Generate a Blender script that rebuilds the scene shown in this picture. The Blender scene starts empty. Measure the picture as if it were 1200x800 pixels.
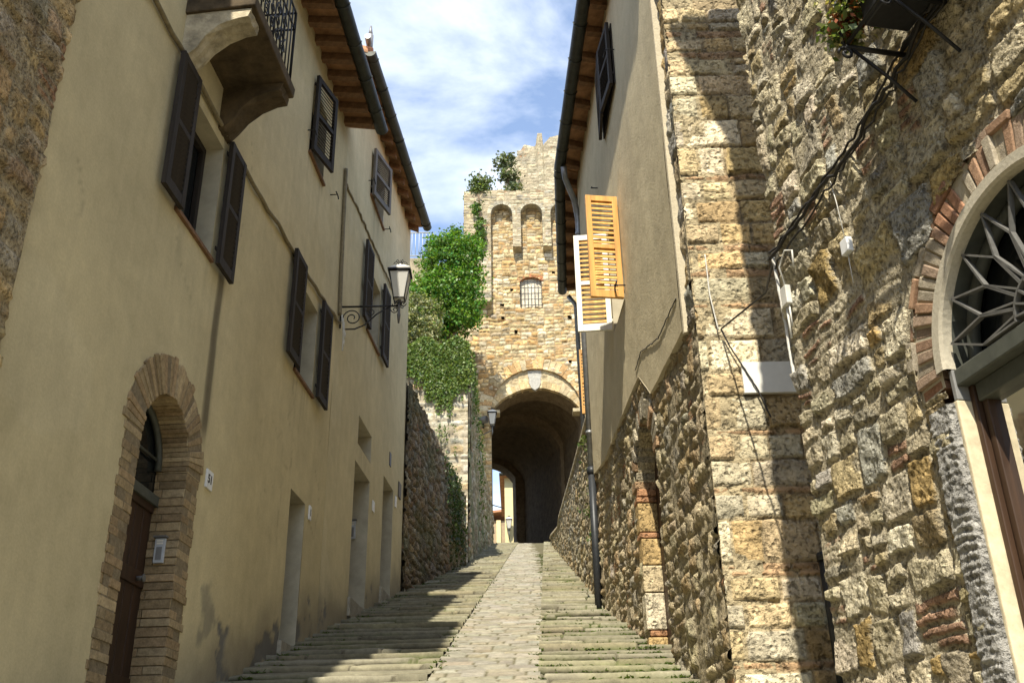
import bpy, bmesh, math, random
import numpy as np
from mathutils import Vector

# ------------------------------------------------------------------ scene, camera, sky, sun
sc = bpy.context.scene
col = sc.collection
rad = math.radians
F_PX, PITCH, ROLL = 1200.0, rad(25.86), rad(-1.17)
EYE = 1.6                                   # camera is the origin, the road is 1.6 m below it
cf = Vector((0, math.cos(PITCH), math.sin(PITCH)))
cr = Vector((1, 0, 0)); cu = cr.cross(cf)
r2 = math.cos(ROLL)*cr + math.sin(ROLL)*cu
u2 = -math.sin(ROLL)*cr + math.cos(ROLL)*cu
cam_d = bpy.data.cameras.new('camera'); cam = bpy.data.objects.new('camera', cam_d); col.objects.link(cam)
cam_d.sensor_width = 36; cam_d.lens = 36*F_PX/1200; cam_d.clip_start = 0.05; cam_d.clip_end = 3000
from mathutils import Matrix
cam.matrix_world = Matrix(((r2.x, u2.x, -cf.x, 0), (r2.y, u2.y, -cf.y, 0), (r2.z, u2.z, -cf.z, 0), (0, 0, 0, 1)))
sc.camera = cam
sc.view_settings.view_transform = 'Standard'; sc.view_settings.look = 'None'
sc.view_settings.exposure = 1.0; sc.view_settings.gamma = 1; sc.view_settings.use_curve_mapping = False

SUN_T, SUN_EL = 0.185, 52.0                 # light travels up the street, a little to the right, and down
sd = Vector((SUN_T, 1, -math.tan(rad(SUN_EL))*math.sqrt(1+SUN_T**2))).normalized()
sl = bpy.data.lights.new('sun', 'SUN'); sl.energy = 4.4; sl.angle = rad(0.55); sl.color = (1.0, 0.92, 0.76)
so = bpy.data.objects.new('sun', sl); col.objects.link(so)
so.rotation_euler = (-sd).to_track_quat('Z', 'Y').to_euler(); so.location = (-20, -60, 80)
az_to_sun = math.atan2(-sd.x, -sd.y)        # clockwise from +Y

w = bpy.data.worlds.new('World'); sc.world = w; w.use_nodes = True
nt = w.node_tree; nt.nodes.clear()
def nn(t, ty, **kw):
    n = t.nodes.new(ty)
    for k, v in kw.items(): setattr(n, k, v)
    return n
out = nn(nt, 'ShaderNodeOutputWorld'); bg = nn(nt, 'ShaderNodeBackground')
sky = nn(nt, 'ShaderNodeTexSky', sky_type='NISHITA', sun_disc=False)
sky.sun_elevation = rad(SUN_EL); sky.sun_rotation = az_to_sun; sky.air_density = 1.0; sky.dust_density = 0.6; sky.ozone_density = 2.0
bg.inputs['Strength'].default_value = 0.15
tc = nn(nt, 'ShaderNodeTexCoord'); sp = nn(nt, 'ShaderNodeSeparateXYZ')
nt.links.new(tc.outputs['Generated'], sp.inputs[0])
zz = nn(nt, 'ShaderNodeMath', operation='ADD'); zz.inputs[1].default_value = 0.25
nt.links.new(sp.outputs['Z'], zz.inputs[0])
zm = nn(nt, 'ShaderNodeMath', operation='MAXIMUM'); zm.inputs[1].default_value = 0.05; nt.links.new(zz.outputs[0], zm.inputs[0])
dx = nn(nt, 'ShaderNodeMath', operation='DIVIDE'); dy = nn(nt, 'ShaderNodeMath', operation='DIVIDE')
nt.links.new(sp.outputs['X'], dx.inputs[0]); nt.links.new(zm.outputs[0], dx.inputs[1])
nt.links.new(sp.outputs['Y'], dy.inputs[0]); nt.links.new(zm.outputs[0], dy.inputs[1])
cb = nn(nt, 'ShaderNodeCombineXYZ'); nt.links.new(dx.outputs[0], cb.inputs[0]); nt.links.new(dy.outputs[0], cb.inputs[1])
mp = nn(nt, 'ShaderNodeMapping'); mp.inputs['Scale'].default_value = (1.5, 1.8, 1); mp.inputs['Rotation'].default_value = (0, 0, rad(28)); mp.inputs['Location'].default_value = (0.35, 0.4, 0)
nt.links.new(cb.outputs[0], mp.inputs[0])
cn = nn(nt, 'ShaderNodeTexNoise'); cn.inputs['Scale'].default_value = 1.9; cn.inputs['Detail'].default_value = 9; cn.inputs['Roughness'].default_value = 0.56; cn.inputs['Distortion'].default_value = 0.35
nt.links.new(mp.outputs[0], cn.inputs['Vector'])
rp = nn(nt, 'ShaderNodeValToRGB'); rp.color_ramp.elements[0].position = 0.43; rp.color_ramp.elements[1].position = 0.66
rp.color_ramp.elements[0].color = (0.08, 0.08, 0.08, 1); rp.color_ramp.elements[1].color = (0.95, 0.95, 0.95, 1)
nt.links.new(cn.outputs['Fac'], rp.inputs[0])
mx = nn(nt, 'ShaderNodeMix', data_type='RGBA')
mx.inputs['B'].default_value = (4.8, 5.15, 5.6, 1)
nt.links.new(rp.outputs[0], mx.inputs['Factor']); nt.links.new(sky.outputs[0], mx.inputs['A'])
nt.links.new(mx.outputs['Result'], bg.inputs['Color']); nt.links.new(bg.outputs[0], out.inputs[0])

# ------------------------------------------------------------------ helpers
RNG = np.random.default_rng(7); random.seed(5)
def smooth(a, b, x): t = np.clip((x-a)/(b-a), 0, 1); return t*t*(3-2*t)
_tabs = {}
def vnoise(u, v, seed=0):
    if seed not in _tabs: _tabs[seed] = np.random.default_rng(1000+seed).random((256, 256))
    T = _tabs[seed]; iu = np.floor(u).astype(int); iv = np.floor(v).astype(int); fu = u-iu; fv = v-iv
    fu = fu*fu*(3-2*fu); fv = fv*fv*(3-2*fv)
    a = T[iu % 256, iv % 256]; b = T[(iu+1) % 256, iv % 256]; c = T[iu % 256, (iv+1) % 256]; e = T[(iu+1) % 256, (iv+1) % 256]
    return (a*(1-fu)+b*fu)*(1-fv)+(c*(1-fu)+e*fu)*fv
def fbm(u, v, scale, octv=4, seed=0, rough=0.5):
    s = 0; amp = 1; tot = 0
    for i in range(octv):
        s = s+amp*vnoise(u/scale*2**i+17.3*i, v/scale*2**i+5.1*i, seed+i); tot += amp; amp *= rough
    return s/tot*2-1

def tag(o, label=None, cat=None, group=None, kind=None):
    if label: o['label'] = label
    if cat: o['category'] = cat
    if group: o['group'] = group
    if kind: o['kind'] = kind
    return o
def thing(name, label, cat, loc=(0, 0, 0), group=None):
    o = bpy.data.objects.new(name, None); col.objects.link(o); o.location = loc; o.empty_display_size = 0.3
    return tag(o, label, cat, group)
def link(name, me, parent=None):
    o = bpy.data.objects.new(name, me); col.objects.link(o)
    if parent is not None:
        o.parent = parent
        q = parent; off = Vector((0, 0, 0))
        while q is not None: off = off+q.location; q = q.parent
        o.location = -off
    return o

def sheet(name, X, Y, Z, mat, parent=None, keep=None, color=None, smooth_sh=True):
    """a displaced grid: X,Y,Z 2-D arrays, keep = per-cell mask, color = per-vertex rgb"""
    n, m = X.shape
    idx = np.arange(n*m).reshape(n, m)
    quads = np.stack([idx[:-1, :-1], idx[1:, :-1], idx[1:, 1:], idx[:-1, 1:]], -1)
    quads = quads[keep] if keep is not None else quads.reshape(-1, 4)
    used = np.zeros(n*m, bool); used[quads.ravel()] = True
    remap = np.cumsum(used)-1
    quads = remap[quads]
    co = np.stack([X, Y, Z], -1).reshape(-1, 3)[used]
    me = bpy.data.meshes.new(name)
    me.vertices.add(len(co)); me.vertices.foreach_set('co', co.astype(np.float32).ravel())
    me.loops.add(quads.size); me.loops.foreach_set('vertex_index', quads.astype(np.int32).ravel())
    me.polygons.add(len(quads)); me.polygons.foreach_set('loop_start', (np.arange(len(quads))*4).astype(np.int32))
    me.polygons.foreach_set('use_smooth', np.full(len(quads), smooth_sh))
    me.update(calc_edges=True)
    if color is not None:
        at = me.attributes.new('Col', 'FLOAT_COLOR', 'POINT')
        c4 = np.ones((len(co), 4), np.float32); c4[:, :3] = np.clip(color.reshape(-1, 3)[used], 0.005, 0.95)
        at.data.foreach_set('color', c4.ravel())
    me.materials.append(mat)
    return link(name, me, parent)

class MB:
    """collects boxes, tubes, prisms and quads and links them as one mesh"""
    def __init__(s): s.v = []; s.f = []; s.c = []; s.cur = (0.5, 0.5, 0.5); s.sm = []
    def add(s, vs, fs, sm=False):
        b = len(s.v)
        for q in vs: s.v.append(tuple(q)); s.c.append(s.cur)
        for q in fs: s.f.append([b+i for i in q]); s.sm.append(sm)
    def hexa(s, p):
        s.add(p, [(0, 3, 2, 1), (4, 5, 6, 7), (0, 1, 5, 4), (1, 2, 6, 5), (2, 3, 7, 6), (3, 0, 4, 7)])
    def obox(s, o, a, b, c):
        o = Vector(o); a = Vector(a); b = Vector(b); c = Vector(c)
        s.hexa([o, o+a, o+a+b, o+b, o+c, o+a+c, o+a+b+c, o+b+c])
    def box(s, x0, x1, y0, y1, z0, z1): s.obox((x0, y0, z0), (x1-x0, 0, 0), (0, y1-y0, 0), (0, 0, z1-z0))
    def pbox(s, P, u0, u1, z0, z1, h0, h1):
        s.hexa([P(u0, z0, h0), P(u1, z0, h0), P(u1, z1, h0), P(u0, z1, h0), P(u0, z0, h1), P(u1, z0, h1), P(u1, z1, h1), P(u0, z1, h1)])
    def quad(s, *p): s.add(p, [tuple(range(len(p)))])
    def tube(s, pts, r, seg=8, cap=True):
        pts = [Vector(p) for p in pts]; rs = r if isinstance(r, (list, tuple)) else [r]*len(pts)
        t0 = (pts[1]-pts[0]).normalized(); up = Vector((0, 0, 1)) if abs(t0.z) < 0.9 else Vector((1, 0, 0))
        vs = []; a = t0.cross(up).normalized()
        for i, p in enumerate(pts):
            t = (pts[min(i+1, len(pts)-1)]-pts[max(i-1, 0)])
            t = t.normalized() if t.length > 1e-9 else t0
            a = (a-t*a.dot(t)); a = a.normalized() if a.length > 1e-6 else t.orthogonal().normalized()
            b = t.cross(a)
            for k in range(seg):
                an = 2*math.pi*k/seg; vs.append(p+(a*math.cos(an)+b*math.sin(an))*rs[i])
        fs = []
        for i in range(len(pts)-1):
            for k in range(seg):
                k2 = (k+1) % seg; fs.append((i*seg+k, i*seg+k2, (i+1)*seg+k2, (i+1)*seg+k))
        s.add(vs, fs, True)
        if cap:
            n = len(vs); b = len(s.v)-n
            s.f.append([b+k for k in range(seg)][::-1]); s.sm.append(False)
            s.f.append([b+n-seg+k for k in range(seg)]); s.sm.append(False)
    def build(s, name, mat, parent=None, bevel=0, recalc=True):
        me = bpy.data.meshes.new(name); me.from_pydata([tuple(p) for p in s.v], [], s.f)
        me.polygons.foreach_set('use_smooth', s.sm)
        at = me.attributes.new('Col', 'FLOAT_COLOR', 'POINT')
        at.data.foreach_set('color', np.array([(*c, 1) for c in s.c], np.float32).ravel())
        if recalc:
            bm = bmesh.new(); bm.from_mesh(me); bmesh.ops.recalc_face_normals(bm, faces=bm.faces); bm.to_mesh(me); bm.free()
        me.materials.append(mat)
        o = link(name, me, parent)
        if bevel:
            m = o.modifiers.new('bevel', 'BEVEL'); m.width = bevel; m.segments = 2; m.limit_method = 'ANGLE'; m.angle_limit = rad(40)
        return o

# ------------------------------------------------------------------ materials
def mat_new(name):
    m = bpy.data.materials.new(name); m.use_nodes = True; t = m.node_tree
    b = t.nodes['Principled BSDF']; return m, t, b
def coords(t):
    return nn(t, 'ShaderNodeTexCoord').outputs['Object']
def noise(t, vec, scale, detail=5, rough=0.6, dist=0):
    n = nn(t, 'ShaderNodeTexNoise'); n.inputs['Scale'].default_value = scale; n.inputs['Detail'].default_value = detail
    n.inputs['Roughness'].default_value = rough; n.inputs['Distortion'].default_value = dist; t.links.new(vec, n.inputs['Vector']); return n.outputs['Fac']
def mapr(t, v, a, b, c, d):
    n = nn(t, 'ShaderNodeMapRange'); n.inputs[1].default_value = a; n.inputs[2].default_value = b; n.inputs[3].default_value = c; n.inputs[4].default_value = d
    t.links.new(v, n.inputs[0]); return n.outputs[0]
def math2(t, op, a, b):
    n = nn(t, 'ShaderNodeMath', operation=op)
    for i, q in enumerate((a, b)):
        if isinstance(q, (int, float)): n.inputs[i].default_value = q
        else: t.links.new(q, n.inputs[i])
    return n.outputs[0]
def mixc(t, f, a, b, mode='MIX'):
    n = nn(t, 'ShaderNodeMix', data_type='RGBA', blend_type=mode)
    for k, q in (('Factor', f), ('A', a), ('B', b)):
        if isinstance(q, (int, float)): n.inputs[k].default_value = q
        elif isinstance(q, tuple): n.inputs[k].default_value = (*q, 1)
        else: t.links.new(q, n.inputs[k])
    return n.outputs['Result']
def bump(t, b, h, strength=0.5, dist=0.02):
    n = nn(t, 'ShaderNodeBump'); n.inputs['Strength'].default_value = strength; n.inputs['Distance'].default_value = dist
    t.links.new(h, n.inputs['Height']); t.links.new(n.outputs[0], b.inputs['Normal'])

def mat_stone(name, var=0.5, bumpd=0.02, pscale=38, rough=0.92, pits=True):
    """rough stone whose base colour comes from the stone-by-stone attribute"""
    m, t, b = mat_new(name); v = coords(t)
    a = nn(t, 'ShaderNodeAttribute', attribute_name='Col').outputs['Color']
    n1 = noise(t, v, pscale*0.35, 6, 0.7); n2 = noise(t, v, pscale, 5, 0.7); n3 = noise(t, v, pscale*2.6, 3, 0.6)
    f = mapr(t, n1, 0.3, 0.7, 1-var, 1+var*0.7)
    f2 = mapr(t, n2, 0.3, 0.7, 1-var*0.55, 1+var*0.4)
    fm = math2(t, 'MULTIPLY', f, f2)
    cc = nn(t, 'ShaderNodeCombineColor'); 
    for i in range(3): t.links.new(fm, cc.inputs[i])
    t.links.new(mixc(t, 1.0, a, cc.outputs[0], 'MULTIPLY'), b.inputs['Base Color'])
    h = math2(t, 'ADD', math2(t, 'MULTIPLY', n2, 0.6), math2(t, 'MULTIPLY', n3, 0.35))
    if pits:
        vo = nn(t, 'ShaderNodeTexVoronoi'); vo.inputs['Scale'].default_value = pscale*0.9; t.links.new(v, vo.inputs['Vector'])
        p = mapr(t, vo.outputs['Distance'], 0.05, 0.35, -0.6, 0.0)
        dn = noise(t, v, pscale*1.4, 4, 0.7); p = math2(t, 'ADD', p, mapr(t, dn, 0.34, 0.44, -0.7, 0.0))
        h = math2(t, 'ADD', h, p)
    h = math2(t, 'ADD', h, math2(t, 'MULTIPLY', n1, 0.8))
    bump(t, b, h, 1.0, bumpd); b.inputs['Roughness'].default_value = rough; b.inputs['Specular IOR Level'].default_value = 0.15
    return m
M_RUBBLE = mat_stone('rubble_stone', 0.5, 0.032, 30)
M_ASHLAR = mat_stone('travertine_ashlar', 0.40, 0.035, 17)
M_FARSTONE = mat_stone('weathered_stone', 0.40, 0.05, 9, pits=False)
M_BRICK = mat_stone('old_brick', 0.35, 0.008, 60, pits=False)
M_PAVE = mat_stone('paving_stone', 0.28, 0.008, 26, rough=0.85, pits=False)

def mat_plain(name, c, rough=0.6, var=0.15, scale=20, bd=0.003, metal=0, spec=0.3, vscale=(1, 1, 1)):
    m, t, b = mat_new(name); v = coords(t)
    mpn = nn(t, 'ShaderNodeMapping'); mpn.inputs['Scale'].default_value = vscale; t.links.new(v, mpn.inputs[0]); v = mpn.outputs[0]
    n1 = noise(t, v, scale, 5, 0.65)
    lo = tuple(q*(1-var) for q in c); hi = tuple(min(1, q*(1+var)) for q in c)
    t.links.new(mixc(t, mapr(t, n1, 0.3, 0.7, 0, 1), lo, hi), b.inputs['Base Color'])
    b.inputs['Roughness'].default_value = rough; b.inputs['Metallic'].default_value = metal; b.inputs['Specular IOR Level'].default_value = spec
    if bd: bump(t, b, n1, 0.6, bd)
    return m
def mat_plaster(name, c, grain=55, bd=0.004, stain=True):
    m, t, b = mat_new(name); v = coords(t)
    a = nn(t, 'ShaderNodeAttribute', attribute_name='Col').outputs['Color']
    n1 = noise(t, v, 0.7, 6, 0.6, 0.3); n2 = noise(t, v, grain, 4, 0.6); n3 = noise(t, v, 5, 5, 0.65)
    mpn = nn(t, 'ShaderNodeMapping'); mpn.inputs['Scale'].default_value = (6, 6, 0.35); t.links.new(v, mpn.inputs[0])
    n4 = noise(t, mpn.outputs[0], 1.4, 5, 0.6)
    f = math2(t, 'MULTIPLY', mapr(t, n1, 0.3, 0.7, 0.86, 1.1), mapr(t, n4, 0.35, 0.75, 1.03, 0.95))
    f = math2(t, 'MULTIPLY', f, mapr(t, n3, 0.3, 0.7, 0.92, 1.06)); f = math2(t, 'MULTIPLY', f, mapr(t, n2, 0.3, 0.7, 0.93, 1.06))
    cc = nn(t, 'ShaderNodeCombineColor')
    for i in range(3): t.links.new(f, cc.inputs[i])
    t.links.new(mixc(t, 1.0, a, cc.outputs[0], 'MULTIPLY'), b.inputs['Base Color'])
    h = math2(t, 'ADD', math2(t, 'MULTIPLY', n2, 0.6), n3)
    bump(t, b, h, 0.7, bd); b.inputs['Roughness'].default_value = 0.93; b.inputs['Specular IOR Level'].default_value = 0.1
    return m
M_PLASTER = mat_plaster('ochre_plaster', None)
M_PLASTER_G = mat_plaster('rough_grey_plaster', None, 45, 0.012)
M_DARKWOOD = mat_plain('dark_brown_wood', (0.027, 0.021, 0.016), 0.75, 0.4, 14, 0.002, vscale=(1, 1, 0.08))
M_GREYWOOD = mat_plain('grey_weathered_wood', (0.12, 0.105, 0.085), 0.6, 0.3, 16, 0.002, vscale=(1, 1, 0.1))
M_ORANGEWOOD = mat_plain('orange_varnished_wood', (0.56, 0.30, 0.085), 0.45, 0.32, 16, 0.001, vscale=(1, 1, 0.08))
M_WHITEPAINT = mat_plain('white_paint', (0.74, 0.71, 0.62), 0.45, 0.08, 12, 0.001)
M_DOORWOOD = mat_plain('old_door_wood', (0.042, 0.022, 0.012), 0.55, 0.4, 12, 0.003, vscale=(1, 1, 0.1))
M_FRAMEWOOD = mat_plain('brown_frame_wood', (0.05, 0.027, 0.015), 0.5, 0.35, 14, 0.003, vscale=(1, 1, 0.1))
M_IRON = mat_plain('black_wrought_iron', (0.022, 0.022, 0.024), 0.5, 0.3, 30, 0.001, metal=0.3, spec=0.4)
M_GREYIRON = mat_plain('grey_painted_iron', (0.15, 0.148, 0.14), 0.5, 0.2, 30, 0.001, metal=0.2)
M_GUTTER = mat_plain('dark_green_gutter_metal', (0.040, 0.043, 0.036), 0.5, 0.35, 9, 0.003, metal=0.3)
M_ZINC = mat_plain('grey_zinc_pipe', (0.24, 0.245, 0.25), 0.45, 0.25, 12, 0.001, metal=0.5)
M_CASTIRON = mat_plain('dark_cast_iron_pipe', (0.035, 0.038, 0.042), 0.45, 0.25, 12, 0.001, metal=0.3)
M_WHITEPLASTIC = mat_plain('white_plastic', (0.72, 0.73, 0.74), 0.4, 0.05, 12, 0)
M_MARBLE = mat_plain('white_marble', (0.70, 0.69, 0.64), 0.45, 0.05, 9, 0.001)
M_CABLE = mat_plain('black_cable', (0.028, 0.026, 0.024), 0.6, 0.2, 30, 0)
M_CABLE_L = mat_plain('plaster_coloured_cable', (0.20, 0.165, 0.10), 0.7, 0.3, 20, 0.002)
M_WHITECABLE = mat_plain('pale_conduit', (0.55, 0.54, 0.50), 0.6, 0.15, 20, 0)
M_SOFFIT = mat_plain('terracotta_soffit', (0.30, 0.165, 0.085), 0.85, 0.45, 6, 0.006)
M_RAFTER = mat_plain('old_rafter_wood', (0.17, 0.095, 0.05), 0.8, 0.4, 14, 0.004)
M_TILE = mat_plain('roof_tiles', (0.38, 0.19, 0.10), 0.85, 0.4, 5, 0.02)
M_CONCRETE = mat_plain('dark_balcony_stone', (0.085, 0.062, 0.036), 0.9, 0.6, 4, 0.03)  # dark brown tone for the slab and far corbel
M_SLABSTONE = mat_plain('pale_balcony_stone', (0.40, 0.35, 0.25), 0.9, 0.4, 9, 0.03)
M_RING = mat_plain('pale_render_ring', (0.46, 0.42, 0.33), 0.9, 0.15, 60, 0.004)
M_REVEAL = mat_plain('cream_limewash', (0.58, 0.50, 0.34), 0.9, 0.22, 14, 0.006)
M_GREYREVEAL = mat_plain('grey_render', (0.20, 0.20, 0.195), 0.85, 0.15, 14, 0.003)
M_PLREV = mat_plain('pale_reveal_plaster', (0.42, 0.38, 0.28), 0.92, 0.18, 4, 0.003)
M_FRAMEGREEN = mat_plain('dark_grey_green_paint', (0.075, 0.08, 0.068), 0.5, 0.2, 14, 0.001)
M_CLOTH = mat_plain('white_curtain_cloth', (0.66, 0.68, 0.68), 0.9, 0.06, 30, 0.002)
M_VAULT = mat_stone('vault_brick', 0.35, 0.03, 10, pits=False)
M_YELLOW = mat_plain('yellow_house_render', (0.62, 0.54, 0.30), 0.9, 0.08, 3, 0.002)
M_FARWALL = mat_plain('brown_house_render', (0.34, 0.26, 0.17), 0.9, 0.2, 3, 0.004)
M_EARTH = mat_plain('earth', (0.12, 0.10, 0.06), 0.95, 0.35, 2, 0.02)
M_GREYRAIL = mat_plain('pale_rail_paint', (0.45, 0.47, 0.49), 0.5, 0.1, 9, 0)
M_TERRACOTTA = mat_plain('terracotta_pot', (0.35, 0.16, 0.08), 0.8, 0.2, 14, 0.002)
M_BLACK = mat_plain('black_number_paint', (0.012, 0.012, 0.012), 0.5, 0, 9, 0)
M_FROST, t_, b_ = mat_new('frosted_lamp_glass')
d_ = nn(t_, 'ShaderNodeBsdfDiffuse'); d_.inputs[0].default_value = (.82, .81, .76, 1); tl_ = nn(t_, 'ShaderNodeBsdfTranslucent'); tl_.inputs[0].default_value = (.82, .81, .76, 1); mx_ = nn(t_, 'ShaderNodeMixShader'); mx_.inputs[0].default_value = .5
t_.links.new(d_.outputs[0], mx_.inputs[1]); t_.links.new(tl_.outputs[0], mx_.inputs[2]); t_.links.new(mx_.outputs[0], t_.nodes['Material Output'].inputs[0])
M_PANE, t_, b_ = mat_new('dark_window_glass')
b_.inputs['Base Color'].default_value = (0.012, 0.014, 0.015, 1); b_.inputs['Roughness'].default_value = 0.08
M_CLEAR, t_, b_ = mat_new('clear_door_glass')
tr = nn(t_, 'ShaderNodeBsdfTransparent'); tr.inputs[0].default_value = (0.75, 0.78, 0.76, 1); gl = nn(t_, 'ShaderNodeBsdfGlossy'); gl.inputs['Roughness'].default_value = 0.03
ms = nn(t_, 'ShaderNodeMixShader'); fr = nn(t_, 'ShaderNodeFresnel'); fr.inputs[0].default_value = 1.5
t_.links.new(fr.outputs[0], ms.inputs[0]); t_.links.new(tr.outputs[0], ms.inputs[1]); t_.links.new(gl.outputs[0], ms.inputs[2])
t_.links.new(ms.outputs[0], t_.nodes['Material Output'].inputs[0])
def mat_leaf(name, trans=0.35):
    m, t, b = mat_new(name)
    a = nn(t, 'ShaderNodeAttribute', attribute_name='Col').outputs['Color']
    d = nn(t, 'ShaderNodeBsdfDiffuse'); tl = nn(t, 'ShaderNodeBsdfTranslucent'); g = nn(t, 'ShaderNodeBsdfGlossy'); g.inputs['Roughness'].default_value = 0.45
    t.links.new(a, d.inputs[0]); t.links.new(mixc(t, 1.0, a, (1.25, 1.35, 0.6), 'MULTIPLY'), tl.inputs[0])
    s1 = nn(t, 'ShaderNodeMixShader'); s1.inputs[0].default_value = trans; t.links.new(d.outputs[0], s1.inputs[1]); t.links.new(tl.outputs[0], s1.inputs[2])
    s2 = nn(t, 'ShaderNodeMixShader'); s2.inputs[0].default_value = 0.03; t.links.new(s1.outputs[0], s2.inputs[1]); t.links.new(g.outputs[0], s2.inputs[2])
    t.links.new(s2.outputs[0], t.nodes['Material Output'].inputs[0]); return m
M_LEAF = mat_leaf('green_leaves')
M_BARK = mat_plain('bark', (0.11, 0.08, 0.05), 0.9, 0.3, 12, 0.01)

# ------------------------------------------------------------------ masonry: stones packed on a wall, as relief and stone colours
CREAM, PALE, OCHRE, GREY, DOCH, BRICKC = (0.50, 0.41, 0.26), (0.58, 0.51, 0.37), (0.45, 0.32, 0.15), (0.39, 0.37, 0.32), (0.33, 0.23, 0.11), (0.40, 0.215, 0.115)
def pack_rubble(W, H, wmin, wmax, hmin, hmax, rng, brick=0.08):
    res = []; st = [(0, W, 0, H)]
    while st:
        a, b, c, d = st.pop(); ww, hh = b-a, d-c
        cw = ww > wmax or (ww > wmin*1.9 and rng.random() < 0.45); ch = hh > hmax or (hh > hmin*1.9 and rng.random() < 0.45)
        if not cw and not ch:
            if rng.random() < brick and hh > 0.10:
                k = max(2, int(round(hh/0.065)))
                for i in range(k): res.append((a, b, c+hh*i/k, c+hh*(i+1)/k, 1))
            else: res.append((a, b, c, d, 0))
            continue
        if cw and (not ch or ww/wmax > hh/hmax):
            s = a+ww*rng.uniform(0.36, 0.64); st += [(a, s, c, d), (s, b, c, d)]
        else:
            s = c+hh*rng.uniform(0.36, 0.64); st += [(a, b, c, s), (a, b, s, d)]
    return np.array(res)
def pack_courses(W, zs, rng, wlo, whi):
    """zs = list of (z0, z1, kind)"""
    res = []
    for z0, z1, k in zs:
        u = -rng.uniform(0, whi); lo, hi = (wlo, whi) if k == 0 else (0.22, 0.32)
        while u < W:
            ww = rng.uniform(lo, hi)
            if k == 0 and z1-z0 > 0.2 and rng.random() < 0.12:
                s = z0+(z1-z0)*rng.uniform(0.4, 0.6); res += [(u, u+ww, z0, s, 0), (u, u+ww, s, z1, 0)]
            else: res.append((u, u+ww, z0, z1, k))
            u += ww
    return np.array(res, float)
def masonry(U, Z, stones, seed, depth=0.04, gap=0.012, warp=0.03, wscale=0.3, bevel=0.025, rc=0.03, pal=None, palw=None,
            mortar=(0.36, 0.31, 0.22), res=0.012, rough=0.012, tint=0.13, gapvar=0.8, brickc=BRICKC, fill=0.45, facet=0.05):
    rng = np.random.default_rng(seed)
    u0, z0 = U.min()-0.3, Z.min()-0.3; W = U.max()-u0+0.3; H = Z.max()-z0+0.3
    nu, nz = int(W/res)+2, int(H/res)+2
    idm = np.zeros((nu, nz), np.int32)
    for i, s in enumerate(stones):
        a, b, c, d = [int(round(q/res)) for q in s[:4]]
        idm[max(a, 0):max(b, 0), max(c, 0):max(d, 0)] = i
    wu = U-u0+warp*fbm(U, Z, wscale, 3, seed); wz = Z-z0+warp*fbm(U+31, Z+11, wscale, 3, seed+9)
    sid = idm[np.clip((wu/res).astype(int), 0, nu-1), np.clip((wz/res).astype(int), 0, nz-1)]
    S = stones[sid]; n = len(stones); isb = stones[:, 4] > 0
    sw = stones[:, 1]-stones[:, 0]; sh = stones[:, 3]-stones[:, 2]
    g = gap*(1+gapvar*rng.random(n)); g = np.where(isb, g*0.55, g)
    du = np.minimum(wu-S[..., 0], S[..., 1]-wu); dz = np.minimum(wz-S[..., 2], S[..., 3]-wz)
    r = np.where(isb, rc*0.4, rc*(0.6+0.9*rng.random(n)))[sid]; r = np.minimum(r, 0.45*np.minimum(sw, sh)[sid])
    dd = np.minimum(du, dz); cor = (du < r) & (dz < r)
    dd = np.where(cor, r-np.hypot(r-du, r-dz), dd)
    e = dd-g[sid]+0.45*gap*fbm(U, Z, 0.07, 3, seed+4)+0.35*gap*fbm(U+5, Z, 0.03, 2, seed+14)
    mask = smooth(0, 1, e/bevel+0.15); core = smooth(0.0, 0.35, e/bevel+0.15)
    cu_ = (wu-(S[..., 0]+S[..., 1])/2); cz_ = (wz-(S[..., 2]+S[..., 3])/2)
    tu, tz = rng.normal(0, facet, n), rng.normal(0, facet, n)
    prot = np.where(isb, rng.uniform(0.35, 0.6, n), rng.uniform(0.55, 1.25, n))*depth
    rg = np.where(isb, 0.35, 1.0)[sid]
    h = mask*(prot[sid]+np.clip(tu[sid]*cu_+tz[sid]*cz_, -depth*.5, depth*.5)+rg*rough*(fbm(U, Z, 0.11, 4, seed+2, 0.6)*1.3+fbm(U+7, Z, 0.045, 3, seed+6, 0.65)*0.8))
    h = h+(1-mask)*0.35*rough*fbm(U, Z, 0.08, 3, seed+5)
    pal = np.array(pal if pal is not None else [CREAM, PALE, OCHRE, GREY, DOCH]); palw = np.array(palw if palw is not None else [.36, .2, .2, .16, .08]); palw = palw/palw.sum()
    c = pal[rng.choice(len(pal), n, p=palw)]*(1+tint*rng.normal(0, 1, (n, 1)))*(1+0.015*rng.normal(0, 1, (n, 3)))
    bc = np.array(brickc)*(1+0.16*rng.normal(0, 1, (n, 1)))
    c = np.where(isb[:, None], bc, c)
    cs = c[sid]*(1+0.20*fbm(U, Z, 0.16, 4, seed+3)[..., None])
    och = smooth(0.15, 0.6, fbm(U+3, Z+8, 0.5, 4, seed+12))[..., None]
    cs = cs*(1-0.18*och*(1-np.array([0.95, 0.78, 0.5])))
    mc = np.array(mortar)*(1+0.12*fbm(U, Z, 0.25, 4, seed+8)[..., None])
    lev = fill*depth*(0.55+0.9*smooth(-0.25, 0.45, fbm(U+2, Z+4, 0.8, 3, seed+21)))+0.15*rough*fbm(U, Z, 0.09, 3, seed+22)-0.15*depth*(1-mask)
    if fill > 0:
        show = smooth(-0.0025, 0.0045, h-lev); core = np.minimum(core, show); h = np.maximum(h, lev)
    return h, mc*(1-core[..., None])+cs*core[..., None]

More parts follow.
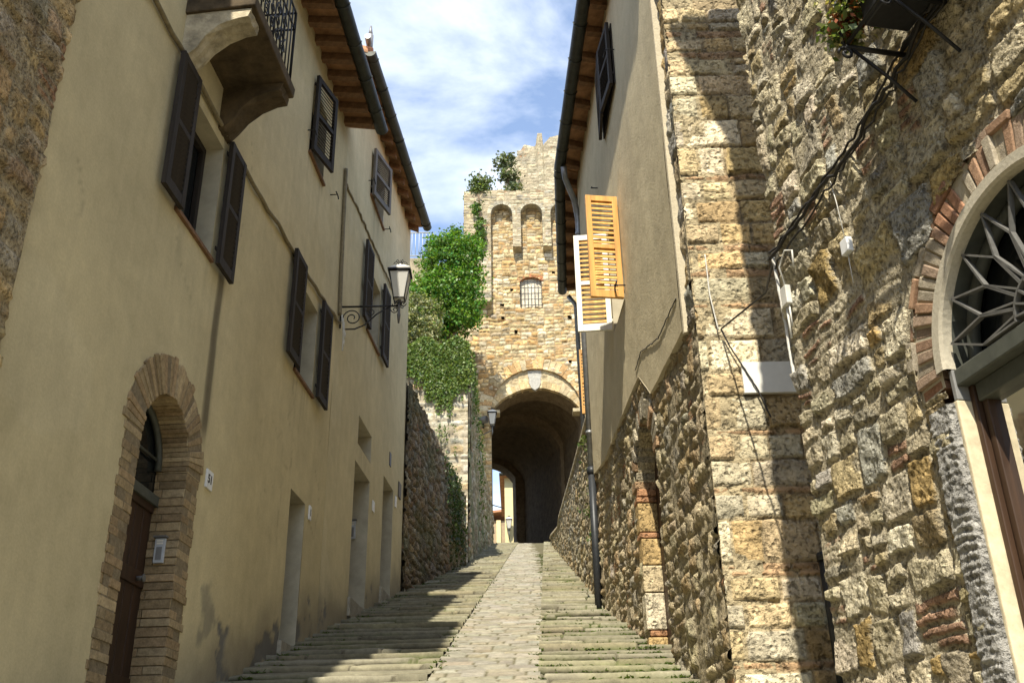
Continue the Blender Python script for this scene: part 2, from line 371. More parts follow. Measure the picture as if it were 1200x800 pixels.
def plane(x0, sl, side):
    a = math.atan(sl); N = Vector((math.cos(a), -math.sin(a), 0))*(1 if side > 0 else -1)
    def P(y, z, h=0.0): return Vector((x0+sl*y+N.x*h, y+N.y*h, z))
    def A(Y, Z, H): return x0+sl*Y+N.x*H, Y+N.y*H, Z+0*Y
    P.A = A; P.N = N; P.x = lambda y: x0+sl*y; P.D = Vector((math.sin(a), math.cos(a), 0)); return P
def facing(y0):
    def P(x, z, h=0.0): return Vector((x, y0-h, z))
    def A(X, Z, H): return X, y0-H, Z+0*X
    P.A = A; P.N = Vector((0, -1, 0)); P.D = Vector((1, 0, 0)); return P
def xfacing(x0, side):
    def P(y, z, h=0.0): return Vector((x0+side*h, y, z))
    def A(Y, Z, H): return x0+side*H, Y, Z+0*Y
    P.A = A; return P
def lines(a, b, step, edges=(), segs=None):
    """grid lines with the given edges snapped in; segs = [(to, step), ...] for varying step"""
    if segs is None: segs = [(b, step)]
    L = []; s = a
    for e, st in segs:
        n = max(1, int(round((e-s)/st))); L += list(np.linspace(s, e, n, endpoint=False)); s = e
    L.append(b); L = np.array(L)
    for e in edges:
        i = int(np.argmin(abs(L-e)))
        L[i] = e
    return L
def arch_snap(U, Z, uc, zs, r, tol):
    """move grid vertices near the arch's curve onto it"""
    du, dz = U-uc, Z-zs; rr = np.hypot(du, dz); hit = (dz > 0) & (abs(rr-r) < tol)
    k = np.where(hit, r/np.maximum(rr, 1e-6), 1); return uc+du*k, zs+dz*k
def cellc(A): return (A[:-1, :-1]+A[1:, :-1]+A[1:, 1:]+A[:-1, 1:])/4
def in_arch(U, Z, uc, zs, r): return (abs(U-uc) < r) & (Z < zs) | ((Z >= zs) & (np.hypot(U-uc, Z-zs) < r))
def in_rect(U, Z, r): return (U > r[0]) & (U < r[1]) & (Z > r[2]) & (Z < r[3])

def gz(y):
    y = np.asarray(y, float)
    return np.where(y < 0, -EYE+0.22*y, np.where(y < 38, -EYE+0.3042*y, -EYE+0.3042*38+0.245*(y-38)))

# ------------------------------------------------------------------ the setting: ground, paved lane, stepped strips
ys = np.array([-400, -120, -40, -10, 0, 20, 38, 60, 90, 140, 400, 1500.]); xs = np.array([-900, -200, -40, -10, -4, 4, 10, 40, 200, 900.])
Y, X = np.meshgrid(ys, xs, indexing='ij')
Zg = np.where(Y < 90, gz(np.minimum(np.maximum(Y, -40), 60)), gz(60)-0.04*(np.minimum(Y, 400)-90))-0.5
tag(sheet('ground', X, Y, Zg, M_EARTH, smooth_sh=False), 'earth hillside under and around the street', 'ground', kind='structure')

lane_l = lambda y: -1.081+0.0302*y
lane_r = lambda y: -0.117+0.0305*y
PAVE = np.array([(0.275, 0.25, 0.178), (0.30, 0.275, 0.20), (0.25, 0.23, 0.172), (0.285, 0.25, 0.172), (0.315, 0.29, 0.225)])
MOSS = np.array((0.085, 0.10, 0.035)); DIRT = np.array((0.09, 0.08, 0.055))
L_STEP = 0.345
def steps(name, xa, xb, side, y0, y1, label, seed):
    rng = np.random.default_rng(seed)
    fr = np.array([0.0, 0.012, 0.04, 0.09, 0.18, 0.32, 0.48, 0.64, 0.8, 0.9, 0.96, 0.985, 0.999])
    k0 = int(math.floor(y0/L_STEP)); k1 = int(math.ceil(y1/L_STEP)); ks = np.repeat(np.arange(k0, k1), len(fr)); f = np.tile(fr, k1-k0)
    nx = 110; tx = np.linspace(0, 1, nx)
    K, T = np.meshgrid(ks, tx, indexing='ij'); Fr = np.repeat(f[:, None], nx, 1)
    Yb = (K+Fr)*L_STEP
    Xv = xa(Yb)*(1-T)+xb(Yb)*T
    off = 0.035*fbm(Xv*0+K*3.7, Xv, 0.8, 3, seed)+0.05*(0.5-T)*side
    Yv = Yb+off
    # slab joints of each step
    jr = [np.sort(rng.uniform(0, 1, rng.integers(1, 4))) for _ in range(k1-k0)]
    dj = np.full(Xv.shape, 9.0); slab = np.zeros(Xv.shape, int)
    wid = abs(xb(Yb)-xa(Yb))
    for i in range(k1-k0):
        r = slice(i*len(fr), (i+1)*len(fr))
        for q in jr[i]:
            dj[r] = np.minimum(dj[r], abs(T[r]-q-0.006*(Fr[r]-.5))*wid[r]); slab[r] += T[r] > q
    rise = 0.043+0.013*(rng.random(k1-k0+1))
    drop = rise[(K-k0)]
    nose = np.where(Fr < 0.2, 0.006*(1-np.clip(Fr/0.06, 0, 1))**2, 0)
    tint = rng.integers(0, 5, (k1-k0, 6)); lum = .90+0.08*rng.normal(0, 1, (k1-k0, 6)); hz = 0.008*rng.normal(0, 1, (k1-k0, 6)); tl = 0.012*rng.normal(0, 1, (k1-k0, 6))
    H = drop*(1-Fr)-nose+hz[K-k0, slab]+tl[K-k0, slab]*(Fr-.5)+0.010*fbm(Xv, Yv, 0.16, 4, seed+2)
    H = np.where(Fr < 0.006, -0.012, H); H = np.where(Fr > 0.97, -0.018, H)
    H = H-0.02*(1-smooth(0.004, 0.02, dj))
    Zv = gz(Yb)+H
    C = PAVE[tint[K-k0, slab]]*np.array((.84, .85, .80))*lum[K-k0, slab][..., None]*(1+0.18*fbm(Xv, Yv, 0.3, 4, seed+5)[..., None])
    jm = np.maximum(1-smooth(0.006, 0.024, dj), np.where((Fr < 0.010) | (Fr > 0.955), 1.0, 0))
    gm = smooth(-0.1, 0.5, fbm(Xv, Yv, 0.5, 3, seed+7))[..., None]
    C = C*(1-jm[..., None])+jm[..., None]*(MOSS*gm+DIRT*(1-gm))
    mossy = smooth(0.15, 0.6, fbm(Xv+9, Yv, 1.1, 4, seed+11))[..., None]*0.35
    C = C*(1-mossy)+mossy*np.array((0.22, 0.22, 0.11))
    o = sheet(name, Xv, Yv, Zv, M_PAVE, color=C)
    tag(o, label, 'pavement', kind='structure')
steps('stepped_pavement', lambda y: -3.293+0.0688*y-0.35, lane_l, 1, -2, 52, 'shaded stepped stone pavement along the left houses', 31)
steps('stepped_pavement', lane_r, lambda y: np.maximum(1.97-0.0476*y, 1.25)+np.where(y < 8.2, 2.2, 0.45)+np.where(y > 33, 1.3, 0), -1, -2, 52, 'sunny stepped stone pavement with weeds along the right houses', 47)
# middle lane: small paving stones in rows across
rng = np.random.default_rng(5)
ya = np.arange(-3, 54, 0.028); xa = np.linspace(-0.02, 1.02, 40)
Yv, T = np.meshgrid(ya, xa, indexing='ij'); Xv = lane_l(Yv)*(1-T)+lane_r(Yv)*T
rows = []; z = 0
while z < 58.5: h = rng.uniform(0.11, 0.24); rows.append((z, z+h, 0)); z += h
st = pack_courses(1.9, rows, rng, 0.13, 0.36)
LANE = PAVE*np.array((.93, .95, 1.02))
h, C = masonry(Xv-Xv.min(), Yv+3, st, 61, fill=0, brickc=(.29, .25, .165), depth=0.009, gap=0.005, warp=0.02, wscale=0.4, bevel=0.012, rc=0.012, pal=LANE, palw=[1, 1, 1, .6, .7], mortar=(0.11, 0.10, 0.06), rough=0.004, tint=0.06)
tag(sheet('paved_lane', Xv, Yv, gz(Yv)+0.012+h, M_PAVE, color=C), 'narrow lane of small worn paving stones up the middle of the street', 'lane', kind='structure')
# weeds in the joints of the steps
mb = MB(); rw = random.Random(3)
for i in range(1800):
    if rw.random() < 0.72:
        y = 8+22*rw.random()**1.7; x0, x1 = lane_r(y), 1.97-0.0476*y; x = x0+(x1-x0)*rw.random()
        if rw.random() < 0.25: x = x0+rw.uniform(-.02, .02)
        if rw.random() < 0.3: x = x1-abs(rw.gauss(0, .10))
    else:
        y = 8+17*rw.random(); x = lane_l(y)+rw.uniform(-.03, .03) if rw.random() < .4 else -3.293+.0688*y+abs(rw.gauss(0, .12))+0.05
    y = (round(y/L_STEP))*L_STEP+rw.uniform(-.02, .01) if rw.random() < .85 else y
    b = Vector((x, y, float(gz(y)))); hh = rw.uniform(.012, .036)
    for q in range(rw.randint(3, 7)):
        an = rw.uniform(0, 6.28); dr = Vector((math.cos(an), math.sin(an), 0)); o = b+Vector((rw.gauss(0, .035), rw.gauss(0, .012), 0)); sdv = dr.cross(Vector((0, 0, 1)))*rw.uniform(.005, .011)
        g = rw.uniform(.7, 1.3); mb.cur = (0.10*g, 0.145*g, 0.04*g)
        t = o+dr*hh*rw.uniform(.8, 2.0)+Vector((0, 0, hh*rw.uniform(.3, 1.1)))
        m_ = (o+t)/2+Vector((0, 0, hh*.15)); mb.add([o-sdv, o+sdv, m_+sdv, t, m_-sdv], [(0, 1, 2, 3, 4)])
tag(mb.build('weeds', M_LEAF, recalc=False), 'small green weeds growing in the joints of the stone steps', 'weeds', kind='stuff')

# ------------------------------------------------------------------ generic pieces
def shutter(parent, o, a, n, wd, ht, mat, slats=16, name='shutter', label=None, matslat=None, thick=0.045, flip=False):
    """louvred leaf: o = lower hinge corner, a = unit vector along its width, n = unit vector of its face"""
    o = Vector(o); a = Vector(a).normalized(); n = Vector(n).normalized(); up = Vector((0, 0, 1)); mb = MB()
    sw = min(0.07, wd*0.17)
    mb.obox(o, a*sw, n*thick, up*ht); mb.obox(o+a*(wd-sw), a*sw, n*thick, up*ht)
    for z, hh in ((0, .10), (ht-.08, .08), (ht*.47, .06)): mb.obox(o+a*sw+up*z+n*.002, a*(wd-2*sw), n*(thick-.004), up*hh)
    m2 = MB()
    for z0, z1 in ((.10, ht*.47), (ht*.47+.06, ht-.08)):
        k = max(3, int(slats*(z1-z0)/ht))
        for i in range(k):
            z = z0+(z1-z0)*(i+.5)/k; dz = (z1-z0)/k
            if flip: m2.obox(o+a*sw+up*(z+dz*.55)+n*(thick*.90), a*(wd-2*sw), n*(-thick*.7)-up*dz*1.05, up*.007+n*.004)
            else: m2.obox(o+a*sw+up*(z-dz*.40)+n*(thick*.90), a*(wd-2*sw), n*(-thick*.7)+up*dz*.8, up*.007+n*.004)
    for z in (.14, ht-.16):                                     # hinges and the stay
        mb.obox(o-a*.02+up*z-n*.012, a*.08, n*.014, up*.035)
    ob = mb.build(name, mat, parent, 0.004)
    if label: ob['label'] = label
    lv = m2.build('louvre', matslat or mat, ob)
    return ob
def stay(mb, P, u, z, d=0.07):
    mb.tube([P(u, z, 0), P(u, z, .1), P(u+.0, z, .11)], .008, 6); mb.tube([P(u-d, z, .1), P(u+d*.6, z, .1), P(u+d*.6, z-.05, .11)], .009, 6)
def gutter(parent, a, b, r=0.085, mat=None):
    a = Vector(a); b = Vector(b); D = (b-a).normalized(); S = D.cross(Vector((0, 0, 1))).normalized(); mb = MB(); n = 12
    L = (b-a).length; k = max(2, int(L/0.35))
    vs = []; 
    for i in range(k+1):
        p = a+D*(L*i/k); jj = 0.006*math.sin(i*1.7)
        for q in range(n+1):
            an = math.pi*q/n; vs.append(p-S*(r*math.cos(an))-Vector((0, 0, r*math.sin(an)+jj)))
        for q in range(n, -1, -1):
            an = math.pi*q/n; vs.append(p-S*((r-.012)*math.cos(an))-Vector((0, 0, (r-.012)*math.sin(an)+jj)))
    m = 2*n+2; fs = []
    for i in range(k):
        for q in range(m): q2 = (q+1) % m; fs.append((i*m+q, i*m+q2, (i+1)*m+q2, (i+1)*m+q))
    mb.add(vs, fs, True); mb.add([vs[q] for q in range(n+1)], [tuple(range(n+1))]); mb.add(vs[k*m:k*m+n+1], [tuple(range(n+1))])
    for i in range(0, k, 2):                                    # hoop brackets
        p = a+D*(L*(i+.5)/k); mb.tube([p-S*((r+.006)*math.cos(math.pi*q/8))-Vector((0, 0, (r+.006)*math.sin(math.pi*q/8))) for q in range(9)], .009, 5)
    return mb.build('gutter', mat or M_GUTTER, parent, recalc=False)
def wallcol(U, Z, c, seed): return np.array(c)*(1+0.05*fbm(U, Z, 1.5, 4, seed)[..., None])
def voussoirs(mb, P, uc, zc, r0, r1, a0, a1, n, h0, h1, pal, rng, gapf=0.10, jit=0.006, step=1):
    for i in range(n):
        b0 = a0+(a1-a0)*(i+gapf/2)/n; b1 = a0+(a1-a0)*(i+1-gapf/2)/n
        mb.cur = tuple(np.array(pal[rng.integers(len(pal))])*(1+.15*rng.normal()))
        ri = r0+rng.normal()*jit*.5; ro = r1+rng.normal()*jit*2; hh = h1+rng.normal()*jit
        pts = []
        for h in (h0, hh):
            for (r, b) in ((ri, b0), (ri, b1), (ro, b1), (ro, b0)): pts.append(P(uc+r*math.cos(b), zc+r*math.sin(b), h))
        mb.hexa(pts)

# ------------------------------------------------------------------ left side: stone house, two plastered houses
PL = plane(-3.293, 0.0688, 1)
t = thing('stone_house', 'rough brown stone house at the far left edge, nearest on the left side', 'house', PL(3, float(gz(3))))
us = lines(-6, 5.22, .03, segs=[(3.5, .12), (5.22, .022)]); zs = lines(-3.2, 9.8, .03, segs=[(0, .12), (6.5, .028), (9.8, .12)])
U, Z = np.meshgrid(us, zs, indexing='ij')
st = pack_rubble(12.2, 13.8, .2, .5, .10, .26, np.random.default_rng(3), .08)
h, C = masonry(U, Z, st, 11, depth=.035, gap=.012, warp=.05, wscale=.35, pal=[(.50, .36, .19), (.56, .42, .22), (.50, .43, .30), (.45, .33, .19)], palw=[.3, .35, .15, .2], mortar=(.42, .34, .21))
sheet('wall', *PL.A(U, Z, h+.02), M_RUBBLE, t, color=C)
mb = MB(); mb.pbox(PL, -6, 5.2, 9.8, 9.9, -5, .12); mb.build('roof', M_TILE, t)
mb = MB(); mb.pbox(PL, 5.19, 5.215, -2, 9.8, -5, .0); mb.pbox(PL, -6.02, -6, -3, 9.8, -5, 0); mb.pbox(PL, -6, 5.2, -3, 9.8, -5.05, -5); mb.build('side_wall', M_FARSTONE, t)

PLC = (0.565, 0.483, 0.292)
def window(house, P, y0, y1, z0, z1, depth=.22, kind='double', lw=.40, mat=None, sh_z=None, stay_l=True, label=None):
    mb = MB(); mb.cur = (.42, .38, .28)
    mb.quad(P(y0, z0, 0), P(y0, z1, 0), P(y0, z1, -depth), P(y0, z0, -depth)); mb.quad(P(y1, z0, 0), P(y1, z1, 0), P(y1, z1, -depth), P(y1, z0, -depth))
    mb.quad(P(y0, z1, 0), P(y1, z1, 0), P(y1, z1, -depth), P(y0, z1, -depth)); mb.quad(P(y0, z0, 0), P(y1, z0, 0), P(y1, z0, -depth), P(y0, z0, -depth))
    win = mb.build('window', M_PLREV, house, recalc=False)
    if label: win['label'] = label
    mb = MB()
    for a, b, c, e in ((y0, y0+.06, z0, z1), (y1-.06, y1, z0, z1), (y0+.06, y1-.06, z0, z0+.07), (y0+.06, y1-.06, z1-.07, z1), ((y0+y1)/2-.03, (y0+y1)/2+.03, z0+.07, z1-.07)):
        mb.pbox(P, a, b, c, e, -depth, -depth+.05)
    mb.build('frame', M_DARKWOOD, win, .003)
    mb = MB(); mb.quad(P(y0, z0, -depth-.004), P(y1, z0, -depth-.004), P(y1, z1, -depth-.004), P(y0, z1, -depth-.004)); mb.build('pane', M_PANE, win, recalc=False)
    mb = MB(); mb.pbox(P, y0-.02, y1+.02, z0-.035, z0+.004, -.05, .035); mb.build('sill', M_RAFTER, win, .004)
    sz0, sz1 = sh_z or (z0-.02, z1+.12)
    if kind == 'double':
        for yy, dirn in ((y0-.015, -1), (y1+.015, 1)):
            shutter(win, P(yy, sz0, .045), P.D*dirn, P.N, lw, sz1-sz0, mat or M_DARKWOOD, 26, flip=True)
    else:
        an = rad(13); a = P.D*math.cos(an)+P.N*math.sin(an); n = P.N*math.cos(an)-P.D*math.sin(an)
        shutter(win, P(y0-.01, sz0, .03), a, n, kind, sz1-sz0, mat or M_DARKWOOD, 24)
    return win

def plaster_house(y0, y1, ztop, holes, arches, seed, label, colr, stain=None, zb=None):
    t = thing('plaster_house', label, 'house', PL((y0+y1)/2, float(gz((y0+y1)/2))))
    eu = [y0, y1]+[q for r in holes for q in r[:2]]+[q for a in arches for q in (a[0]-a[2], a[0]+a[2])]
    ez = [q for r in holes for q in r[2:4]]+[a[1] for a in arches]
    us = lines(y0, y1, .04, eu); zs = lines(float(gz(y0))-.3, ztop, .04, ez)
    U, Z = np.meshgrid(us, zs, indexing='ij')
    for a in arches: U, Z = arch_snap(U, Z, a[0], a[1], a[2], .026)
    uc, zc = cellc(U), cellc(Z); keep = np.ones(uc.shape, bool)
    for r in holes: keep &= ~in_rect(uc, zc, r)
    for a in arches: keep &= ~in_arch(uc, zc, a[0], a[1], a[2])
    H = .007*fbm(U, Z, 1.3, 3, seed)+.003*fbm(U, Z, .3, 3, seed+3)
    C = wallcol(U, Z, colr, seed)
    G = Z-gz(U)
    damp = smooth(.75, .0, G+.35*fbm(U, Z, .5, 4, seed+5))[..., None]*.75
    C = C*(1-damp)+damp*np.array((.27, .235, .17))
    peel = (smooth(.10, .22, fbm(U, Z, .55, 5, seed+6, .6)-.55*np.clip(G-.12, 0, 9)))[..., None]
    C = C*(1-peel)+peel*np.array((.20, .19, .165)); H = H-.008*peel[..., 0]
    for r_ in holes:                                            # rain streaks below the openings' sills
        s_ = smooth(.05, .45, fbm(U*6, Z*.5, .5, 4, seed+15))*(Z < r_[2])*np.exp(-np.clip(r_[2]-Z, 0, 9)/.45)*smooth(-.10, .03, U-r_[0])*smooth(-.10, .03, r_[1]-U)*.45
        C = C*(1-s_[..., None])+s_[..., None]*np.array((.23, .20, .14))
    crk = (1-smooth(.002, .011, abs(fbm(U, Z, 1.6, 4, seed+31))))*smooth(.12, .3, fbm(U, Z, 2.2, 3, seed+33))*.35
    C = C*(1-crk[..., None])+crk[..., None]*np.array((.22, .18, .12))
    patch = smooth(.18, .24, fbm(U, Z, 1.4, 4, seed+41))[..., None]*.10; C = C*(1+patch*np.array((.6, .7, 1.0)))
    if stain is not None: C = stain(U, Z, C)
    sheet('wall', *PL.A(U, Z, H), M_PLASTER, t, keep=keep, color=C)
    mb = MB(); mb.cur = colr
    mb.quad(PL(y1, float(gz(y1))-1, 0), PL(y1, ztop, 0), PL(y1, ztop, -6), PL(y1, float(gz(y1))-1, -6)); mb.quad(PL(y0, -1, 0), PL(y0, ztop, 0), PL(y0, ztop, -6), PL(y0, -1, -6))
    mb.quad(PL(y0, -1, -6), PL(y1, -1, -6), PL(y1, ztop, -6), PL(y0, ztop, -6)); mb.build('side_wall', M_PLASTER, t, recalc=False)
    return t
def door_recess(house, P, y0, y1, z1, zfloor, depth, name='door', mat=None):
    mb = MB(); mb.cur = (.44, .39, .27)
    mb.quad(P(y0, zfloor, 0), P(y0, z1, 0), P(y0, z1, -depth), P(y0, zfloor, -depth)); mb.quad(P(y1, zfloor, 0), P(y1, z1, 0), P(y1, z1, -depth), P(y1, zfloor, -depth))
    mb.quad(P(y0, z1, 0), P(y1, z1, 0), P(y1, z1, -depth), P(y0, z1, -depth)); mb.build('door_reveal', M_PLREV, house, recalc=False)
    mb = MB(); k = 5
    for i in range(k): mb.pbox(P, y0+(y1-y0)*i/k+.004, y0+(y1-y0)*(i+1)/k-.004, zfloor, z1, -depth-.05, -depth)
    for z in (zfloor+.3, (zfloor+z1)/2, z1-.3): mb.pbox(P, y0+.03, y1-.03, z-.05, z+.05, -depth-.002, -depth+.02)
    d = mb.build(name, mat or M_DOORWOOD, house, .004)
    mb = MB(); mb.pbox(P, y0+.06, y0+.1, (zfloor+z1)/2-.1, (zfloor+z1)/2+.04, -depth+.02, -depth+.06); mb.build('handle', M_GREYIRON, d, .004)
    mb = MB(); mb.cur = (.36, .33, .26); mb.pbox(P, y0-.03, y1+.03, zfloor-.25, zfloor+.01, -depth, .04); mb.build('threshold', M_PAVE, house, .008)

ARCH = (7.655, 2.80, .475)                                     # y centre, spring z, radius of the brick doorway
def stainA(U, Z, C):
    yc = 8.36+.04*fbm(U*0, Z, .8, 3, 77)+.035*(Z-3.4)/1.3*0
    s = (1-smooth(.045, .11, abs(U-yc)))*smooth(3.05, 3.35, Z)*(1-smooth(4.75, 4.9, Z))
    s2 = smooth(.05, .35, fbm(U, Z, .22, 4, 78)+.5-3.2*np.hypot((U-8.95), (Z-1.72)/1.3))
    s = np.clip(s*.85, 0, 1)[..., None]; s2 = np.clip(s2*.55, 0, 1)[..., None]
    C = C*(1-s)+s*np.array((.12, .10, .065)); return C*(1-s2)+s2*np.array((.17, .165, .14))
gd1, gd2, gd3 = float(gz(11.4)), float(gz(14.75)), float(gz(16.7))
W1 = (7.2, 8.05, 4.80, 6.02); W2 = (10.82, 11.66, 4.96, 6.12); WA = (10.72, 11.46, 7.97, 9.05)
D1 = (11.1, 11.72, gd1-.4, 3.60)
HA = plaster_house(5.22, 12.6, 9.80, [W1, W2, WA, D1, (7.0, 7.95, 6.95, 8.9)], [ARCH], 101, 'long ochre plastered house with balcony and brick arched door on the left', PLC, stainA)
window(HA, PL, *W1, sh_z=(4.76, 6.12)); window(HA, PL, *W2, sh_z=(4.95, 6.30), lw=.45)
window(HA, PL, *WA, kind=.56, sh_z=(7.98, 9.18))
door_recess(HA, PL, D1[0], D1[1], D1[3], gd1+.05, .40)
door_recess(HA, PL, 7.0, 7.95, 8.9, 6.96, .25, 'balcony_door', M_DARKWOOD)
# balcony
mb = MB(); ny = 10
mb.hexa([PL(6.84, 6.60, -.05), PL(8.12, 6.60, -.05), PL(8.12, 6.64, .62), PL(6.84, 6.64, .62), PL(6.84, 6.76, -.05), PL(8.12, 6.76, -.05), PL(8.12, 6.75, .63), PL(6.84, 6.75, .63)])
BAL = mb.build('balcony', M_CONCRETE, HA, .012)
for ya_, yb_, mt in ((6.87, 7.12, M_SLABSTONE), (7.86, 8.11, M_CONCRETE)):
    prof = [(-.03, 6.12), (.05, 6.14), (.12, 6.22), (.20, 6.36), (.32, 6.46), (.46, 6.52), (.56, 6.55), (.58, 6.62), (-.03, 6.61)]
    vs = []; k = 5; m = len(prof); fs = []
    for i in range(k+1):
        for q, (hh, z) in enumerate(prof): vs.append(PL(ya_+(yb_-ya_)*i/k, z+.010*math.sin(i*2.3+q*1.9), hh+.010*math.sin(i*3.1+q)))
    for i in range(k):
        for q in range(m): q2 = (q+1) % m; fs.append((i*m+q, i*m+q2, (i+1)*m+q2, (i+1)*m+q))
    fs += [tuple(range(m)), tuple(k*m+q for q in range(m))]; mb = MB(); mb.add(vs, fs); mb.build('corbel', mt, BAL)
mb = MB(); zt = 7.70; zb_ = 6.76
cor = [PL(6.9, 0, .02), PL(6.9, 0, .58), PL(8.06, 0, .58), PL(8.06, 0, .02)]
for a, b in zip(cor, cor[1:]):
    L = (b-a).length; k = int(L/.095); d = (b-a).normalized()
    for i in range(k+1):
        p = a+d*(L*i/k); mb.tube([p+Vector((0, 0, zb_)), p+Vector((0, 0, zt))], .014 if i in (0, k) else .008, 6)
    for z in (zt, zt-.22, zb_+.07): mb.tube([a+Vector((0, 0, z)), b+Vector((0, 0, z))], .012, 6)
def scroll(mb, o, a, b, r, turns=1.4, th=.007, n=22, sgn=1):
    pts = []
    for i in range(n+1):
        f = i/n; an = sgn*2*math.pi*turns*f; rr = r*(1-.8*f); pts.append(Vector(o)+Vector(a)*(rr*math.cos(an))+Vector(b)*(rr*math.sin(an)))
    mb.tube(pts, th, 5)
for i in range(5):
    for z, s in ((6.95, 1), (7.12, -1), (7.28, 1)): scroll(mb, PL(7.05+.17*i, z, .585), PL.D, Vector((0, 0, 1)), .075, 1.4, .007, 18, s)
mb.build('railing', M_IRON, BAL)
# brick doorway: voussoirs, jamb bricks carried round into the reveal
rng = np.random.default_rng(8); BR = [(.36, .27, .15), (.32, .235, .13), (.39, .30, .175), (.30, .22, .125), (.35, .25, .14)]
mb = MB(); yc, zs_, r = ARCH; g0 = float(gz(yc))
voussoirs(mb, PL, yc, zs_, r-.012, r+.31, 0.0, math.pi, 36, -.26, .014, BR, rng, .09, .006)
z = g0-.75
while z < zs_-.01:
    hh = rng.uniform(.064, .078); z1 = min(z+hh-.009, zs_)
    for sgn in (-1, 1):
        wd = rng.uniform(.25, .29); inn = r-.012+rng.normal()*.004
        u0, u1 = sorted((yc+sgn*inn, yc+sgn*(r+wd)))
        cuts = [u0, u1] if rng.random() < .5 else [u0, u0+(u1-u0)*rng.uniform(.4, .6), u1]
        for a, b in zip(cuts, cuts[1:]):
            mb.cur = tuple(np.array(BR[rng.integers(5)])*(1+.13*rng.normal()))
            dsplit = rng.uniform(.15, .27) if rng.random() < .7 else .26
            f0 = .010+.004*rng.normal(); mb.pbox(PL, a+.004, b-.004, z, z1, -dsplit+.004, f0)
            if dsplit < .25: mb.cur = tuple(np.array(BR[rng.integers(5)])*(1+.13*rng.normal())); mb.pbox(PL, a+.004, b-.004, z, z1, -.26, -dsplit-.004)
    z += hh
sur = mb.build('brick_surround', M_BRICK, HA, .006)
mb = MB(); mb.cur = (.24, .19, .12); n = 26                     # mortar bed behind the bricks
for h0 in (.008,):
    ri, ro = r+.004, r+.24; ps = [(ri, 0, g0-.8)]
    for i in range(n):
        a, b = math.pi*i/n, math.pi*(i+1)/n; R_ = lambda q, an: PL(yc+q*math.cos(an), zs_+q*math.sin(an), h0)
        mb.quad(R_(ri, a), R_(ro+.05, a), R_(ro+.05, b), R_(ri, b))
        mb.quad(PL(yc+ri*math.cos(a), zs_+ri*math.sin(a), h0), PL(yc+ri*math.cos(b), zs_+ri*math.sin(b), h0), PL(yc+ri*math.cos(b), zs_+ri*math.sin(b), -.26), PL(yc+ri*math.cos(a), zs_+ri*math.sin(a), -.26))
    for sgn in (-1, 1):
        mb.quad(PL(yc+sgn*ri, g0-.8, h0), PL(yc+sgn*(r+.245), g0-.8, h0), PL(yc+sgn*(r+.245), zs_, h0), PL(yc+sgn*ri, zs_, h0))
        mb.quad(PL(yc+sgn*ri, g0-.8, h0), PL(yc+sgn*ri, zs_, h0), PL(yc+sgn*ri, zs_, -.26), PL(yc+sgn*ri, g0-.8, -.26))
mb.build('mortar', M_BRICK, sur, recalc=False)
mb = MB(); k = 6; yb0, yb1 = yc-r, yc+r; thr = g0+.10
for i in range(k): mb.pbox(PL, yb0+(yb1-yb0)*i/k+.004, yb0+(yb1-yb0)*(i+1)/k-.004, thr-.6, zs_-.26, -.30, -.245)
for z in (thr+.2, thr+1.0, zs_-.36): mb.pbox(PL, yb0+.02, yb1-.02, z, z+.12, -.26, -.225)
DR = mb.build('door', M_DOORWOOD, HA, .006)
mb = MB(); mb.tube([PL(yc+.3, thr+1.05, -.22), PL(yc+.3, thr+1.05, -.17)], .02, 8); mb.tube([PL(yc+.3, thr+1.05, -.17), PL(yc+.3, thr+1.05, -.16)], .03, 10); mb.build('knob', M_GREYIRON, DR)
mb = MB(); pts = [PL(yc+(r+.02)*math.cos(math.pi*i/16), zs_+(r+.02)*math.sin(math.pi*i/16), -.265) for i in range(17)]
mb.add([PL(yb0, zs_-.26, -.265), PL(yb1, zs_-.26, -.265)]+pts, [tuple(range(19))]); FA = mb.build('fanlight', M_PANE, HA, recalc=False)
mb = MB(); mb.pbox(PL, yb0, yb1, zs_-.30, zs_-.22, -.27, -.20); mb.tube([PL(yc+(r-.03)*math.cos(math.pi*i/16), zs_+(r-.03)*math.sin(math.pi*i/16), -.235) for i in range(17)], .03, 6)
mb.tube([PL(yc, zs_-.26, -.235), PL(yc, zs_+r-.03, -.235)], .015, 6); mb.tube([PL(yc-.4, zs_+.08, -.235), PL(yc+.4, zs_+.08, -.235)], .012, 6); mb.build('fanlight_frame', M_FRAMEGREEN, FA)

W3 = (14.45, 15.38, 7.28, 8.42); WB = (14.27, 15.36, 9.70, 10.55); D2 = (14.15, 15.2, gd2-.5, 5.0); D3 = (16.25, 17.12, gd3-.5, 5.46); FV = (14.26, 15.2, 5.30, 5.74)
HB = plaster_house(12.6, 18.06, 11.42, [W3, WB, D2, D3, FV], [], 131, 'farther ochre plastered house with two street doors beyond the wall lantern', (0.57, 0.493, 0.308))
window(HB, PL, *W3, sh_z=(7.25, 8.62), lw=.5); window(HB, PL, *WB, kind=.68, sh_z=(9.68, 10.62), mat=M_GREYWOOD)
door_recess(HB, PL, D2[0], D2[1], D2[3], gd2+.12, .45); door_recess(HB, PL, D3[0], D3[1], D3[3], gd3+.12, .35, mat=M_GREYWOOD)
mb = MB(); mb.cur = (.42, .38, .28); y0, y1, z0, z1 = FV                     # small vent opening over the door, with splayed lower corners
